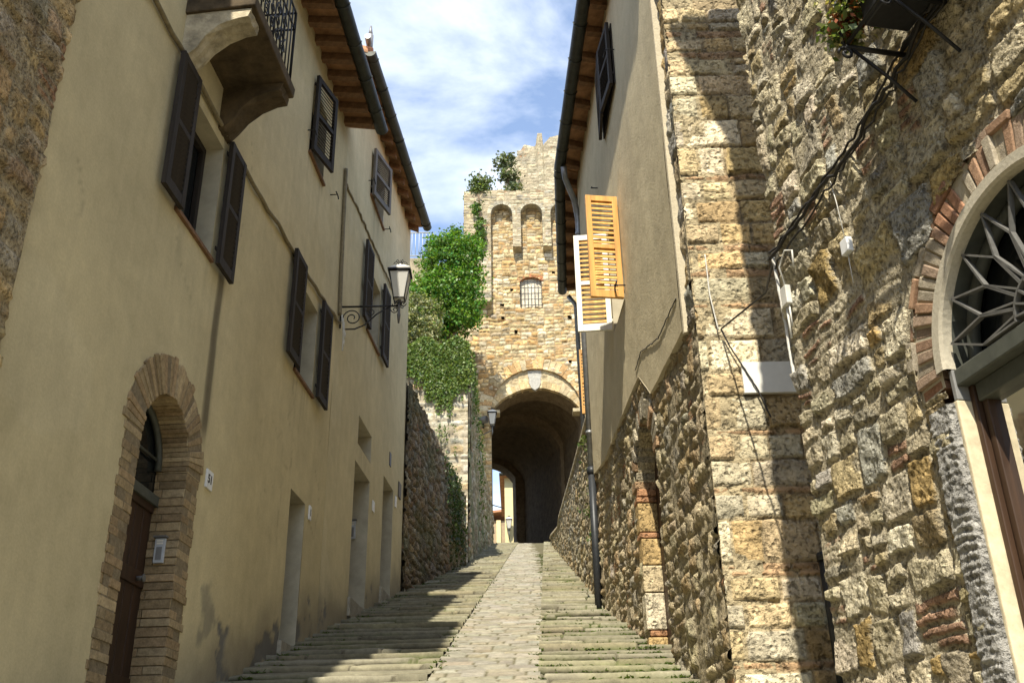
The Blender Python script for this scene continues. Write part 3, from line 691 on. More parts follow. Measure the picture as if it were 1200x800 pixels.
mb.quad(PL(y0, z0, 0), PL(y0, z1, 0), PL(y0, z1, -.35), PL(y0, z0, -.35)); mb.quad(PL(y1, z0, 0), PL(y1, z1, 0), PL(y1, z1, -.35), PL(y1, z0, -.35)); mb.quad(PL(y0, z1, 0), PL(y1, z1, 0), PL(y1, z1, -.35), PL(y0, z1, -.35)); mb.quad(PL(y0, z0, 0), PL(y1, z0, 0), PL(y1, z0+.1, -.35), PL(y0, z0+.1, -.35)); mb.quad(PL(y0, z0, -.35), PL(y1, z0, -.35), PL(y1, z1, -.35), PL(y0, z1, -.35))
mb.build('vent_opening', M_PLREV, HB, recalc=False)
mb = MB(); mb.pbox(PL, 16.66, 16.8, 5.78, 6.02, -.02, .012); mb.build('vent_grille', M_IRON, HB, .003)
mb = MB(); mb.pbox(PL, 17.55, 17.78, 5.50, 5.78, -.02, .02); mb.build('meter_hatch', M_GREYWOOD, HB, .003)

def eaves(house, e0, e1, y0, y1, ztop, ztop_in, nraft, prj=0.05):
    """roof plate from the wall line out to the eave edge e0-e1, rafters below it"""
    e0, e1 = Vector(e0), Vector(e1); w0, w1 = PL(y0, ztop_in, -.12), PL(y1, ztop_in, -.12)
    mb = MB(); up = Vector((0, 0, .05))
    mb.hexa([w0, w1, e1, e0, w0+up, w1+up, e1+up, e0+up]); so_ = mb.build('soffit', M_SOFFIT, house)
    mb = MB(); b0, b1 = PL(y0, ztop_in+1.9, -6), PL(y1, ztop_in+1.9, -6); up = Vector((0, 0, .07)); g_ = Vector((0, 0, .055))
    mb.hexa([e0+g_, e1+g_, b1+g_, b0+g_, e0+g_+up, e1+g_+up, b1+g_+up, b0+g_+up])
    n = int((e1-e0).length/.2)
    for i in range(n):                                          # rounded tile ends along the eave
        p = e0+(e1-e0)*((i+.5)/n); q = b0+(b1-b0)*((i+.5)/n); d = (q-p).normalized(); mb.tube([p+up*1.6-d*.04, p+d*1.5+up*1.6], .075, 8)
    roof = mb.build('roof', M_TILE, house)
    first = None
    for i in range(nraft):
        f = (i+.35)/nraft; p = e0+(e1-e0)*f; q = w0+(w1-w0)*f; D = (e1-e0).normalized()
        if first is None:
            mb = MB(); d = (p-q)*0.93; mb.obox(q-Vector((0, 0, .125))-D*.05, D*.10, d, Vector((0, 0, .12))); first = mb.build('rafter', M_RAFTER, roof, .008); base = q
        else:
            c = first.copy(); c.parent = roof; c.location = first.location+(q-base); col.objects.link(c)
    return roof
# house A: the eave is deeper above the balcony (added out of frame to shape the street shadow) and 0.5 m elsewhere
eA = lambda y, w_: Vector((PL.x(y)+w_, y, 9.74))
eaves(HA, eA(7.7, .46), eA(12.62, .46), 7.7, 12.6, 9.80, 9.80, 14)
gutter(HA, eA(7.7, .50)+Vector((0, 0, .02)), eA(12.66, .50)+Vector((0, 0, .02)), .095)
eaves(HA, eA(4.7, .95), eA(7.7, .95), 5.2, 7.7, 9.80, 9.80, 8)
eB0, eB1 = Vector((-2.20, 12.64, 11.28)), Vector((-1.74, 17.95, 11.36))
eaves(HB, eB0, eB1, 12.6, 18.06, 11.3, 11.42, 13); gutter(HB, eB0+Vector((.04, 0, .02)), eB1+Vector((.04, .05, .02)), .09)
mb = MB(); p = eB0+Vector((.0, .0, .15)); mb.tube([p+Vector((.0, -.1, .1)), p+Vector((0, .15, .1)), p+Vector((.0, .16, .35))], .05, 10); mb.tube([p+Vector((0, .16, .35)), p+Vector((0, .16, .55))], [.04, .015], 8); mb.build('gutter_outlet', M_ZINC, HB)
# shutter stays sticking out of the plaster
for u, z in ((11.86, 8.06), (10.6, 8.2)): mb = MB(); stay(mb, PL, u, z); mb.build('shutter_stay', M_IRON, HA)
for u, z in ((15.5, 9.78), (14.1, 9.85)): mb = MB(); stay(mb, PL, u, z); mb.build('shutter_stay', M_IRON, HB)
# cables along the left fronts
def cable(pts, r, mat, label, name='wall_cable', wig=.012, seed=0, n=40):
    rr = random.Random(seed); P_ = [Vector(p) for p in pts]; L = [0]
    for a, b in zip(P_, P_[1:]): L.append(L[-1]+(b-a).length)
    o = []
    for i in range(n+1):
        s = L[-1]*i/n; k = max(j for j in range(len(L)) if L[j] <= s+1e-9); k = min(k, len(P_)-2); f = (s-L[k])/max(1e-6, L[k+1]-L[k])
        o.append(P_[k].lerp(P_[k+1], f)+Vector((rr.gauss(0, wig*.3), rr.gauss(0, wig*.2), rr.gauss(0, wig))))
    mb = MB(); mb.tube(o, r, 7); return tag(mb.build(name, mat), label, 'cable', 'cables and wires on the fronts')
cable([PL(5.3, 6.10, .03), PL(6.85, 6.16, .03), PL(9, 6.17, .03), PL(11.5, 6.35, .03), PL(12.2, 6.42, .03), PL(12.7, 6.5, .03)], .022, M_CABLE_L, 'thick cable running just above the two lower shuttered windows of the left house', seed=1)
cable([PL(12.62, 8.75, .02), PL(13.5, 8.86, .02), PL(15.7, 8.98, .02), PL(17.0, 9.05, .02)], .016, M_CABLE_L, 'cable above the window behind the wall lantern on the farther left house', seed=2)
cable([PL(12.50, 8.95, .03), PL(12.55, 8.0, .03), PL(12.6, 7.2, .03), PL(12.66, 6.6, .03)], .028, M_CABLE_L, 'vertical conduit between the two left houses', 'conduit_pipe', .002, 3)
cable([PL(12.68, 6.62, .05), PL(12.72, 6.35, .08), PL(12.80, 6.1, .06), PL(12.74, 6.3, .10), PL(12.70, 6.55, .07)], .012, M_WHITECABLE, 'loop of pale cable hanging at the foot of the vertical conduit', 'cable_loop', .01, 4)
# house numbers, intercoms
def text_mesh(s, size, mat, parent, o, a, n):
    cu_ = bpy.data.curves.new('number', 'FONT'); cu_.body = s; cu_.size = size; cu_.extrude = .0015; cu_.offset = size*.018; cu_.align_x = 'CENTER'; cu_.align_y = 'CENTER'
    tmp = bpy.data.objects.new('tmp', cu_); col.objects.link(tmp); dg = bpy.context.evaluated_depsgraph_get(); me = bpy.data.meshes.new_from_object(tmp.evaluated_get(dg)); bpy.data.objects.remove(tmp)
    a = Vector(a).normalized(); n = Vector(n).normalized(); u = n.cross(a)
    me.transform(Matrix(((a.x, u.x, n.x, o[0]), (a.y, u.y, n.y, o[1]), (a.z, u.z, n.z, o[2]), (0, 0, 0, 1)))); me.materials.clear(); me.materials.append(mat)
    return link('number', me, parent)
def number_sign(P, y, z, w_, hh, s, label):
    mb = MB(); mb.pbox(P, y-w_/2, y+w_/2, z-hh/2, z+hh/2, 0, .018); o = tag(mb.build('house_number_sign', M_WHITEPLASTIC, None, .003), label, 'sign', 'number tiles beside the left doorways')
    o.location = P(y, z, 0)
    me = o.data; me.transform(Matrix.Translation(-P(y, z, 0)))
    if s: text_mesh(s, hh*.66, M_BLACK, o, P(y, z, .0195), P.D, P.N)   # letters run along the street
    return o
number_sign(PL, 8.62, 2.885, .15, .165, '51', 'white house number sign 51 beside the brick arched door')
number_sign(PL, 11.92, 3.55, .09, .17, '1', 'small white number tile right of the nearest plain left doorway')
number_sign(PL, 15.50, 4.70, .13, .17, '', 'small pale tile right of the middle plain doorway')
number_sign(PL, 17.33, 5.33, .10, .20, '', 'small white tile right of the farthest plain doorway')
def intercom(P, N_, A_, o, w_, hh, label):
    mb = MB(); o = Vector(o); up = Vector((0, 0, 1)); A_ = Vector(A_).normalized(); N_ = Vector(N_).normalized()
    mb.obox(o-A_*w_/2-up*hh/2, A_*w_, N_*.025, up*hh); b = tag(mb.build('intercom', M_GREYRAIL, None, .004), label, 'intercom', 'door intercoms')
    mb = MB(); mb.obox(o-A_*w_*.28-up*hh*.38+N_*.0255, A_*w_*.56, N_*.003, up*hh*.52); mb.build('panel', M_GREYREVEAL, b)
    mb = MB(); mb.obox(o-A_*w_*.3+up*hh*.25+N_*.0255, A_*w_*.6, N_*.003, up*hh*.07); mb.obox(o-A_*w_*.3+up*hh*.36+N_*.0255, A_*w_*.6, N_*.003, up*hh*.07); mb.build('button', M_WHITEPAINT, b)
    mb = MB(); mb.obox(o-A_*(w_/2+.012)+up*(hh/2+.004), A_*(w_+.024), N_*.045, up*.014); mb.build('hood', M_GREYIRON, b)
yj = yc+r-.012
intercom(PL, -PL.D, PL.N, PL(yj-.004, 2.13, -.13), .085, .20, 'silver door intercom on the brick reveal of the arched door')
intercom(PL, -PL.D, PL.N, PL(D2[1]-.006, 4.25, -.24), .12, .28, 'grey intercom in the reveal of the middle plain doorway')

# wall lantern
def lantern(o, sc_, label, arm, name='wall_lantern', bracket=True):
    """o = centre of the glass bottom, arm = wall point"""
    t = thing(name, label, 'lamp', o, 'wall lanterns'); o = Vector(o); k = sc_
    def ring(z, rr): return [o+Vector((sx*rr*k, sy*rr*k, z*k)) for sx, sy in ((-1, -1), (1, -1), (1, 1), (-1, 1))]
    a, b, c, d, e = ring(0, .085), ring(.46, .155), ring(.475, .185), ring(.50, .185), ring(.62, .06)
    mb = MB()
    for i in range(4): j = (i+1) % 4; mb.quad(a[i], a[j], b[j], b[i])
    mb.quad(*a); mb.build('glass', M_FROST, t, recalc=False)
    mb = MB()
    for i in range(4): mb.tube([a[i], b[i]], .010*k, 5); j = (i+1) % 4; mb.tube([a[i], a[j]], .012*k, 5); mb.tube([b[i], b[j]], .012*k, 5)
    mb.hexa(c+d); fr_ = mb.build('frame', M_IRON, t)
    mb = MB(); mb.hexa([p+Vector((0, 0, .002)) for p in d]+e); mb.tube([o+Vector((0, 0, .61*k)), o+Vector((0, 0, .66*k))], [.06*k, .02*k], 8)
    mb.build('cap', M_WHITEPAINT, t)
    mb = MB()
    for i in range(6):
        an = math.pi*i/3; v = Vector((math.cos(an), math.sin(an), 0)); scroll(mb, o+v*.06*k+Vector((0, 0, .66*k)), v, Vector((0, 0, 1)), .05*k, 1.2, .006*k, 14)
        scroll(mb, o+v*.06*k+Vector((0, 0, -.07*k)), v, Vector((0, 0, -1)), .055*k, 1.2, .008*k, 14)
    mb.tube([o+Vector((0, 0, .64*k)), o+Vector((0, 0, .74*k))], [.012*k, .004*k], 6); mb.build('ornament', M_IRON, t)
    mb = MB(); mb.tube([o, o+Vector((0, 0, -.06*k)), o+Vector((0, 0, -.24*k)), o+Vector((0, 0, -.27*k)), o+Vector((0, 0, -.42*k))], [.03*k, .022*k, .022*k, .03*k, .014*k], 8); mb.build('stem', M_GREYIRON, t)
    if bracket:
        arm = Vector(arm); tip = o+Vector((0, 0, -.11*k)); D = (arm-tip); D.z = 0; D.normalize(); mb = MB()
        wp = Vector((arm.x, arm.y, tip.z)); mb.tube([tip, wp], .016*k, 6); up = Vector((0, 0, 1)); L = (wp-tip).length
        mb.tube([wp-up*.38*k, wp+up*.06*k], .016*k, 6)
        mb.tube([wp-D*L*.04-up*.40*k, wp-D*L*.25-up*.40*k, wp-D*L*.42-up*.33*k, wp-D*L*.62-up*.14*k, wp-D*L*.85-up*.01*k], .012*k, 6)
        scroll(mb, wp-D*L*.2-up*.2*k, D, up, .15*k, 1.6, .010*k, 26); scroll(mb, wp-D*L*.52-up*.1*k, D, up, .07*k, 1.3, .008*k, 18, -1); scroll(mb, tip+D*.06-up*.07*k, D, up, .06*k, 1.3, .008*k, 18, -1)
        mb.build('bracket', M_IRON, t)
    return t
lantern((-1.58, 12.75, 6.87), .88, 'large wall lantern with frosted glass on a scrolled iron bracket on the left house', (PL.x(12.75)+.02, 12.75, 6.7))

# ------------------------------------------------------------------ left: retaining walls, terrace
PR = plane(-2.05-18.07*0.093, 0.093, 1)
t = thing('retaining_wall', 'dark rubble retaining wall in shade beyond the left houses', 'wall', PR(21.8, float(gz(21.8))))
us = lines(18.07, 25.75, .03); tt = np.linspace(0, 1, 150); U, T = np.meshgrid(us, tt, indexing='ij')
zt = 8.02+.05*fbm(U, U*0, .5, 3, 5); zb = gz(U)-.3; Z = zb+(zt-zb)*T
st = pack_rubble(8.4, 6.5, .18, .42, .12, .30, np.random.default_rng(21), .03)
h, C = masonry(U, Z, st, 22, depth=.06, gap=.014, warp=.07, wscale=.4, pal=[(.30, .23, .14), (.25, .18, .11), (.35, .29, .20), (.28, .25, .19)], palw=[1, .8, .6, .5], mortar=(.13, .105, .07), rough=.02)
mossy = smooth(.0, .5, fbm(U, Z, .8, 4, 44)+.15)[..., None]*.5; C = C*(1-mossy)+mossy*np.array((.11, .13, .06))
sheet('wall', *PR.A(U, Z, h), M_RUBBLE, t, color=C)
us2 = np.linspace(-.6, 0.06, 30); U2, T2 = np.meshgrid(us2, tt, indexing='ij'); Z2 = 5.9+(8.02-5.9)*T2
h2, C2 = masonry(U2+1, Z2, pack_rubble(1.4, 3, .18, .4, .12, .3, np.random.default_rng(2)), 24, depth=.06, gap=.015)
ex, ey = PR.x(25.75), 25.75
sheet('end_face', ex+U2, ey+h2-.02, Z2, M_RUBBLE, t, color=C2)
mb = MB(); mb.cur = (.25, .2, .13); mb.pbox(PR, 18.0, 25.72, 3, 7.98, -.7, -.02); mb.build('core', M_FARSTONE, t)

def fac_sheet(parent, P, u0, u1, z0, z1, step, stones_kw, seed, name='wall', mat=None, **kw):
    us = lines(u0, u1, step); zs = lines(z0, z1, step); U, Z = np.meshgrid(us, zs, indexing='ij')
    st = pack_rubble(u1-u0+1, z1-z0+1, *stones_kw, np.random.default_rng(seed)); h, C = masonry(U, Z, st, seed+1, **kw)
    return sheet(name, *P.A(U, Z, h), mat or M_FARSTONE, parent, color=C)
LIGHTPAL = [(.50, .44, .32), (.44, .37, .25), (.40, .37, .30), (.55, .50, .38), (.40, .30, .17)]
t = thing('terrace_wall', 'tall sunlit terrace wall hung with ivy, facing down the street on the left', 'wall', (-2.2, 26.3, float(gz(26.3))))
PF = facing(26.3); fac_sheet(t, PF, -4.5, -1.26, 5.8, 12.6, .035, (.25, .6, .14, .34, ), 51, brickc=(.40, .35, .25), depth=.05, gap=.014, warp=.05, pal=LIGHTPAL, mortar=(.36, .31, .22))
PT = plane(-1.26-26.3*.03, .03, 1)
us = lines(26.28, 38.4, .06); tt = np.linspace(0, 1, 130); U, T = np.meshgrid(us, tt, indexing='ij')
top = np.interp(U, [26.3, 28.5, 30.5, 32.5, 38.4], [12.6, 12.1, 11.7, 11.2, 11.5])+.08*fbm(U, U*0, .8, 3, 6); Z = (gz(U)-.3)*(1-T)+top*T
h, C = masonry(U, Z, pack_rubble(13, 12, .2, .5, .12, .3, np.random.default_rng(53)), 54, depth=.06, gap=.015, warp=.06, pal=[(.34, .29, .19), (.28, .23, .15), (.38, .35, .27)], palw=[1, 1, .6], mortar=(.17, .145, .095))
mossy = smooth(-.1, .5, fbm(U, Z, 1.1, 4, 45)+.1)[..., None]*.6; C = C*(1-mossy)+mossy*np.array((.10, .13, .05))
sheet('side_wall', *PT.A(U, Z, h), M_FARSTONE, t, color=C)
mb = MB(); mb.cur = (.3, .25, .17); mb.hexa([(-8, 26.36, 5), (-1.3, 26.36, 5), (-1.02, 38.3, 5), (-8, 38.3, 5), (-8, 26.36, 12.5), (-1.34, 26.36, 12.5), (-1.12, 38.3, 11.1), (-8, 38.3, 12.5)]); mb.build('core', M_FARSTONE, t)

# ------------------------------------------------------------------ plants
def leaves(pts, nrm, size, base, rng, var=.25, hue=.12, droop=0.0, aspect=1.6):
    n = len(pts); d = rng.normal(0, 1, (n, 3)); d[:, 2] -= droop; d /= np.linalg.norm(d, axis=1)[:, None]
    nn_ = nrm+rng.normal(0, .7, (n, 3)); nn_ -= (nn_*d).sum(1)[:, None]*d; nn_ /= np.linalg.norm(nn_, axis=1)[:, None]+1e-9
    sd_ = np.cross(d, nn_); s = size*(.6+.8*rng.random((n, 1)))
    a = pts-d*s*.5; b = pts+sd_*s*.5/aspect+nn_*s*.08; c = pts+d*s*.5; e = pts-sd_*s*.5/aspect+nn_*s*.08
    co = np.stack([a, b, c, e], 1).reshape(-1, 3)
    cc = np.array(base)*(1+var*rng.normal(0, 1, (n, 1)))+np.array((1, .4, 0))*base[1]*hue*rng.normal(0, 1, (n, 1))
    return co, np.repeat(np.clip(cc, .008, .7), 4, 0)
def leaf_obj(name, parts, parent):
    co = np.concatenate([p[0] for p in parts]); cc = np.concatenate([p[1] for p in parts]); n = len(co)//4
    me = bpy.data.meshes.new(name); me.vertices.add(len(co)); me.vertices.foreach_set('co', co.astype(np.float32).ravel())
    me.loops.add(n*4); me.loops.foreach_set('vertex_index', np.arange(n*4, dtype=np.int32)); me.polygons.add(n); me.polygons.foreach_set('loop_start', (np.arange(n)*4).astype(np.int32)); me.update(calc_edges=True)
    at = me.attributes.new('Col', 'FLOAT_COLOR', 'POINT'); c4 = np.ones((len(co), 4), np.float32); c4[:, :3] = cc; at.data.foreach_set('color', c4.ravel())
    me.materials.append(M_LEAF); return link(name, me, parent)
def crown(blobs, n, size, base, seed, clump=.35, **kw):
    """blobs = [(centre, radii)]: leaves gathered in clumps near the blobs' skins"""
    rng = np.random.default_rng(seed); parts = []; vol = np.array([r[0]*r[1]*r[2] for c, r in blobs])**.67; vol = vol/vol.sum()
    for (c, r), f in zip(blobs, vol):
        k = max(6, int(n*f/26)); d = rng.normal(0, 1, (k, 3)); d /= np.linalg.norm(d, axis=1)[:, None]
        cen = np.array(c)+d*np.array(r)*(rng.uniform(.45, 1.08, (k, 1)))
        cs = clump*(.5+.9*rng.random((k, 1))); lum = 1+.22*rng.normal(0, 1, (k, 1))
        m = 26; p = (cen[:, None, :]+rng.normal(0, 1, (k, m, 3))*cs[:, None, :]*np.array((1, 1, .7))*.62).reshape(-1, 3)
        nr = np.repeat(d, m, 0)*.6+np.array((0, 0, .7))
        co, cc = leaves(p, nr, size, base, rng, **kw); cc *= np.repeat(np.repeat(np.clip(lum, .5, 1.6), m, 0), 4, 0); parts.append((co, cc))
    return parts
def limbs(mb, o, ends, r):
    o = Vector(o)
    for e in ends:
        e = Vector(e); m_ = o.lerp(e, .5)+Vector((random.uniform(-.15, .15), random.uniform(-.15, .15), .12)); mb.tube([o, o.lerp(m_, .5)+Vector((.03, 0, .03)), m_, e], [r, r*.75, r*.5, r*.15], 6)
t = thing('climbing_tree', 'bright green leafy climbing tree spilling over the wall left of the gate tower', 'tree', (-2.6, 34.3, 12.5))
bl = [((-2.55, 34.6, 20.3), (.95, .9, 1.1)), ((-1.85, 34.8, 20.6), (.75, .8, .95)), ((-1.6, 34.8, 19.2), (.62, .7, 1.1)), ((-2.6, 34.3, 18.9), (1.0, .9, 1.0)), ((-3.6, 34.2, 18.6), (1.1, .9, .85)), ((-4.4, 34.4, 18.0), (.9, .8, .9)), ((-3.2, 34.2, 17.3), (1.2, .9, .8)), ((-2.0, 34.4, 17.9), (.7, .8, .8)), ((-1.35, 35, 21.1), (.3, .4, .45)), ((-3.0, 34.9, 21.2), (.45, .4, .4)), ((-2.2, 35.1, 21.8), (.3, .3, .4)), ((-1.55, 34.6, 17.9), (.35, .5, .5))]
leaf_obj('crown', crown(bl, 30000, .12, (.10, .20, .026), 301, .22, hue=.16, droop=.5), t)
mb = MB(); mb.tube([(-2.6, 34.6, 12.4), (-2.7, 34.6, 14.2), (-2.55, 34.6, 16), (-2.6, 34.6, 17.4)], [.22, .17, .15, .12], 8); limbs(mb, (-2.6, 34.6, 16.6), [b[0] for b in bl], .08); mb.build('trunk', M_BARK, t)
t = thing('clipped_shrub', 'pale speckled variegated shrub on the terrace above the ivy', 'shrub', (-2.9, 28.6, 12.5))
bl = [((-2.95, 28.8, 15.0), (.75, .7, .75)), ((-2.85, 28.8, 14.2), (.72, .7, .7)), ((-3.3, 28.8, 13.6), (.8, .7, .8))]
rng = np.random.default_rng(9)
leaf_obj('crown', crown(bl, 6000, .085, (.10, .12, .045), 311, .15, var=.3)+crown(bl, 3200, .085, (.36, .36, .20), 312, .16, var=.25), t)
mb = MB(); mb.tube([(-2.9, 28.8, 12.4), (-2.9, 28.8, 14.2)], [.06, .03], 6); limbs(mb, (-2.9, 28.8, 13.2), [b[0] for b in bl], .03); mb.build('trunk', M_BARK, t)
t = thing('round_shrub', 'small rounded green bush on the terrace edge below the climbing tree', 'shrub', (-1.9, 27.6, 12.5))
leaf_obj('crown', crown([((-1.85, 27.5, 12.85), (.42, .4, .38)), ((-2.5, 27.3, 12.8), (.5, .4, .3))], 2600, .07, (.10, .15, .04), 313, .12), t)
mb = MB(); mb.tube([(-1.9, 27.5, 12.2), (-1.85, 27.5, 12.9)], [.04, .02], 6); mb.build('trunk', M_BARK, t)
# ivy curtain on the terrace wall: strands hanging from its top
def curtain(n, xs_, top, low, yf, size, base, seed, m=26):
    rng = np.random.default_rng(seed); P_ = []; N_ = []
    for i in range(n):
        x = rng.uniform(*xs_); L = (top(x)-low(x))*rng.uniform(.45, 1.08); k = int(m*max(.3, L))
        z = top(x)-L*np.sort(rng.random(k)); xx = x+.05*np.cumsum(rng.normal(0, .3, k))+.03*rng.normal(0, 1, k)
        P_.append(np.stack([xx, yf(xx)-.06-.16*rng.random(k)*np.exp(-(top(x)-z)*.5), z], 1))
    P_ = np.concatenate(P_); return [leaves(P_, np.tile((0, -1, .4), (len(P_), 1)), size, base, rng, droop=1.0)]
t = thing('ivy_curtain', 'thick green ivy curtain hanging down the sunlit terrace wall', 'ivy', (-2.0, 26.2, 12.5))
tp = lambda x: 12.72+.12*math.sin(x*7)
lw = lambda x: float(np.interp(x, [-3.6, -2.7, -2.25, -1.9, -1.65, -1.45, -1.25], [11.9, 11.6, 11.0, 10.5, 10.9, 11.4, 11.0]))
leaf_obj('foliage', curtain(560, (-3.6, -1.24), tp, lw, lambda x: 26.25+0*x, .085, (.125, .185, .04), 321)+curtain(16, (-2.1, -1.5), lambda x: 10.2, lambda x: 9.2, lambda x: 26.25+0*x, .075, (.10, .14, .04), 322, 12), t)
mb = MB()
for i in range(14): x = -3.4+.16*i; mb.tube([(x, 26.2, 12.6), (x+.04, 26.18, 11.8), (x, 26.2, 11.1)], .012, 5)
mb.build('stem', M_BARK, t)
t = thing('ivy_trail', 'ivy trailing down the shaded corner of the terrace wall next to the gate', 'ivy', (-1.2, 27.5, 12))
rng = np.random.default_rng(77); n = 750; y = 26.3+5.5*rng.random(n)**1.6; zt_ = np.interp(y, [26.3, 29, 32], [12.5, 12.0, 11.2]); z = zt_-(2.6*rng.random(n)**1.6)*np.clip(fbm(y, y*0, .7, 3, 8)+.75, .1, 1.6)
leaf_obj('foliage', [leaves(np.stack([PT.x(y)+.06+.12*rng.random(n), y, z], 1), np.tile((1, 0, .4), (n, 1)), .085, (.085, .135, .03), rng, droop=1)], t)
mb = MB(); mb.tube([PT(26.6, 12.4, .05), PT(26.7, 11, .05), PT(26.6, 9.5, .05)], .015, 5); mb.build('stem', M_BARK, t)
t = thing('wall_creeper', 'dark green creeper growing out of the shaded retaining wall', 'creeper', PR(23.6, 6.8))
rng = np.random.default_rng(78); n = 1200; y = 23.6+.75*rng.normal(0, 1, n); z = 7.1-.25*(y-23.6)+.62*rng.normal(0, 1, n); k = z < 7.95; y, z = y[k], z[k]; n = len(y); pz = [PR(a, b, .08) for a, b in zip(y, z)]
leaf_obj('foliage', [leaves(np.array(pz)+np.array([.12, 0, 0])*rng.random((n, 1)), np.tile((1, 0, .4), (n, 1)), .08, (.042, .065, .02), rng, droop=.8)], t)
mb = MB(); mb.tube([PR(23.6, 6.2, .05), PR(23.7, 7, .08), PR(23.5, 7.6, .08)], .015, 5); mb.build('stem', M_BARK, t)
# railing on the high terrace behind the farther house
t = thing('terrace_railing', 'pale metal railing against the sky beside the climbing tree', 'railing', (-4.4, 36, 20.6))
mb = MB(); mb.tube([(-7.5, 36, 22.55), (-3.3, 36, 22.5)], .03, 6); mb.tube([(-7.5, 36, 21.45), (-3.3, 36, 21.4)], .025, 6); mb.build('rail', M_GREYRAIL, t)
mb = MB()
for i in range(30): mb.tube([(-7.5+.145*i, 36, 21.4), (-7.5+.145*i, 36, 22.5)], .012, 5)
mb.build('bars', M_GREYRAIL, t)
t = thing('high_terrace_wall', 'stone wall carrying the pale railing behind the climbing tree', 'wall', (-5, 36.3, 12))
mb = MB(); mb.cur = (.34, .29, .2); mb.box(-9, -3.0, 36.0, 37.5, 11, 21.3); mb.build('wall', M_FARSTONE, t)

# ------------------------------------------------------------------ the gate tower
GY = 38.4; PG = facing(GY)
GP = [(.58, .46, .27), (.52, .37, .18), (.66, .56, .38), (.46, .40, .29), (.45, .28, .12)]
GT = thing('gate_tower', 'tall medieval stone gate tower with an arched passage at the top of the street', 'tower', (.92, GY, float(gz(GY))))
us = lines(-2.95, 6.0, .045, [-.9, 2.74]); zs = lines(8.6, 25.7, .045, [15.5, 20.2, 21.7])
U, Z = np.meshgrid(us, zs, indexing='ij'); U, Z = arch_snap(U, Z, .92, 15.5, 1.83, .03)
uc, zc = cellc(U), cellc(Z)
keep = ~in_arch(uc, zc, .92, 15.5, 1.83) & ~(in_rect(uc, zc, (.40, 1.34, 19, 21.45)) & (zc > 20.2)) & ~((zc >= 21.40) & (np.hypot(uc-.87, zc-21.0) < .66) & (abs(uc-.87) < .47))
rng = np.random.default_rng(62); edge = -2.0-.9*np.clip((19.6-zc)/1.8, 0, 1)+.08*fbm(uc, zc, .5, 3, 3); keep &= (uc > edge)
for k in range(16):                                             # dark putlog holes
    px, pz_ = rng.uniform(-1, 4.5), rng.uniform(17.5, 22.5); keep &= ~((abs(uc-px) < .07) & (abs(zc-pz_) < .07))
st = pack_rubble(9.6, 17.2, .20, .52, .11, .25, np.random.default_rng(63), .05)
h, C = masonry(U, Z, st, 64, fill=.25, tint=.17, depth=.06, gap=.014, warp=.06, wscale=.4, pal=GP, palw=[.34, .26, .2, .12, .12], mortar=(.30, .235, .14), rough=.025, brickc=(.42, .27, .14))
low = smooth(17.5, 15.5, Z)[..., None]*.35; C = C*(1-low)+low*np.array((.48, .35, .17))
sheet('wall', *PG.A(U, Z, h), M_FARSTONE, GT, keep=keep, color=C)
mb = MB(); mb.cur = (.10, .08, .05); mb.quad((-1.9, GY+.14, 16.8), (6, GY+.14, 16.8), (6, GY+.14, 19.8), (-1.9, GY+.14, 19.8)); mb.quad((-1.9, GY+.14, 19.8), (.35, GY+.14, 19.8), (.35, GY+.14, 25), (-1.9, GY+.14, 25)); mb.quad((1.4, GY+.14, 19.8), (6, GY+.14, 19.8), (6, GY+.14, 25), (1.4, GY+.14, 25)); mb.quad((.35, GY+.2, 19.8), (1.4, GY+.2, 19.8), (1.4, GY+.2, 22), (.35, GY+.2, 22)); mb.build('core', M_FARSTONE, GT, recalc=False)
# tympanum inside the big blind arch, above the lower segmental arch
R_SEG = (1.83**2+1.02**2)/(2*1.02); ZC = 15.5+1.02-R_SEG
us = lines(-.95, 2.79, .04); zs = lines(15.2, 17.4, .04); U, Z = np.meshgrid(us, zs, indexing='ij'); uc, zc = cellc(U), cellc(Z)
keep = (np.hypot(uc-.92, zc-15.5) < 1.87) & (zc > 15.3) & (np.hypot(uc-.92, zc-ZC) > R_SEG+.02)
h, C = masonry(U, Z, pack_rubble(4.4, 2.9, .25, .5, .15, .28, np.random.default_rng(66), .02), 67, depth=.02, gap=.01, pal=[(.58, .49, .33), (.50, .41, .25)], palw=[1, 1], mortar=(.42, .35, .23))
sheet('tympanum', *facing(GY+.09).A(U, Z, h), M_FARSTONE, GT, keep=keep, color=C)
rng = np.random.default_rng(12); VP = [(.56, .45, .27), (.52, .36, .18), (.60, .50, .33), (.48, .31, .15)]
mb = MB(); voussoirs(mb, PG, .92, 15.5, 1.83, 2.28, 0, math.pi, 27, -.22, .05, VP, rng, .07, .012); mb.build('arch_ring', M_FARSTONE, GT)
mb = MB(); a0 = math.asin((15.5-ZC)/R_SEG); voussoirs(mb, facing(GY+.09), .92, ZC, R_SEG, R_SEG+.30, a0, math.pi-a0, 25, -.35, .03, [(.56, .46, .29), (.50, .38, .21)], rng, .06, .01); mb.build('arch_ring', M_FARSTONE, GT)
mb = MB()
for x0, x1 in ((-.93, -.55), (2.40, 2.77)):                     # imposts and the jambs behind them
    mb.cur = (.5, .42, .27); mb.box(x0 if x0 < 0 else x0+.0, x1, GY-.03, GY+.5, 15.42, 15.56)
mb.build('impost', M_FARSTONE, GT, .01)
mb = MB(); mb.cur = (.50, .41, .26); mb.quad((-.9, GY+.02, 9), (-.9, GY+1.2, 9), (-.9, GY+1.2, 15.5), (-.9, GY+.02, 15.5)); mb.quad((2.74, GY+.02, 9), (2.74, GY+1.2, 9), (2.74, GY+1.2, 15.5), (2.74, GY+.02, 15.5)); mb.build('jamb', M_FARSTONE, GT, recalc=False)
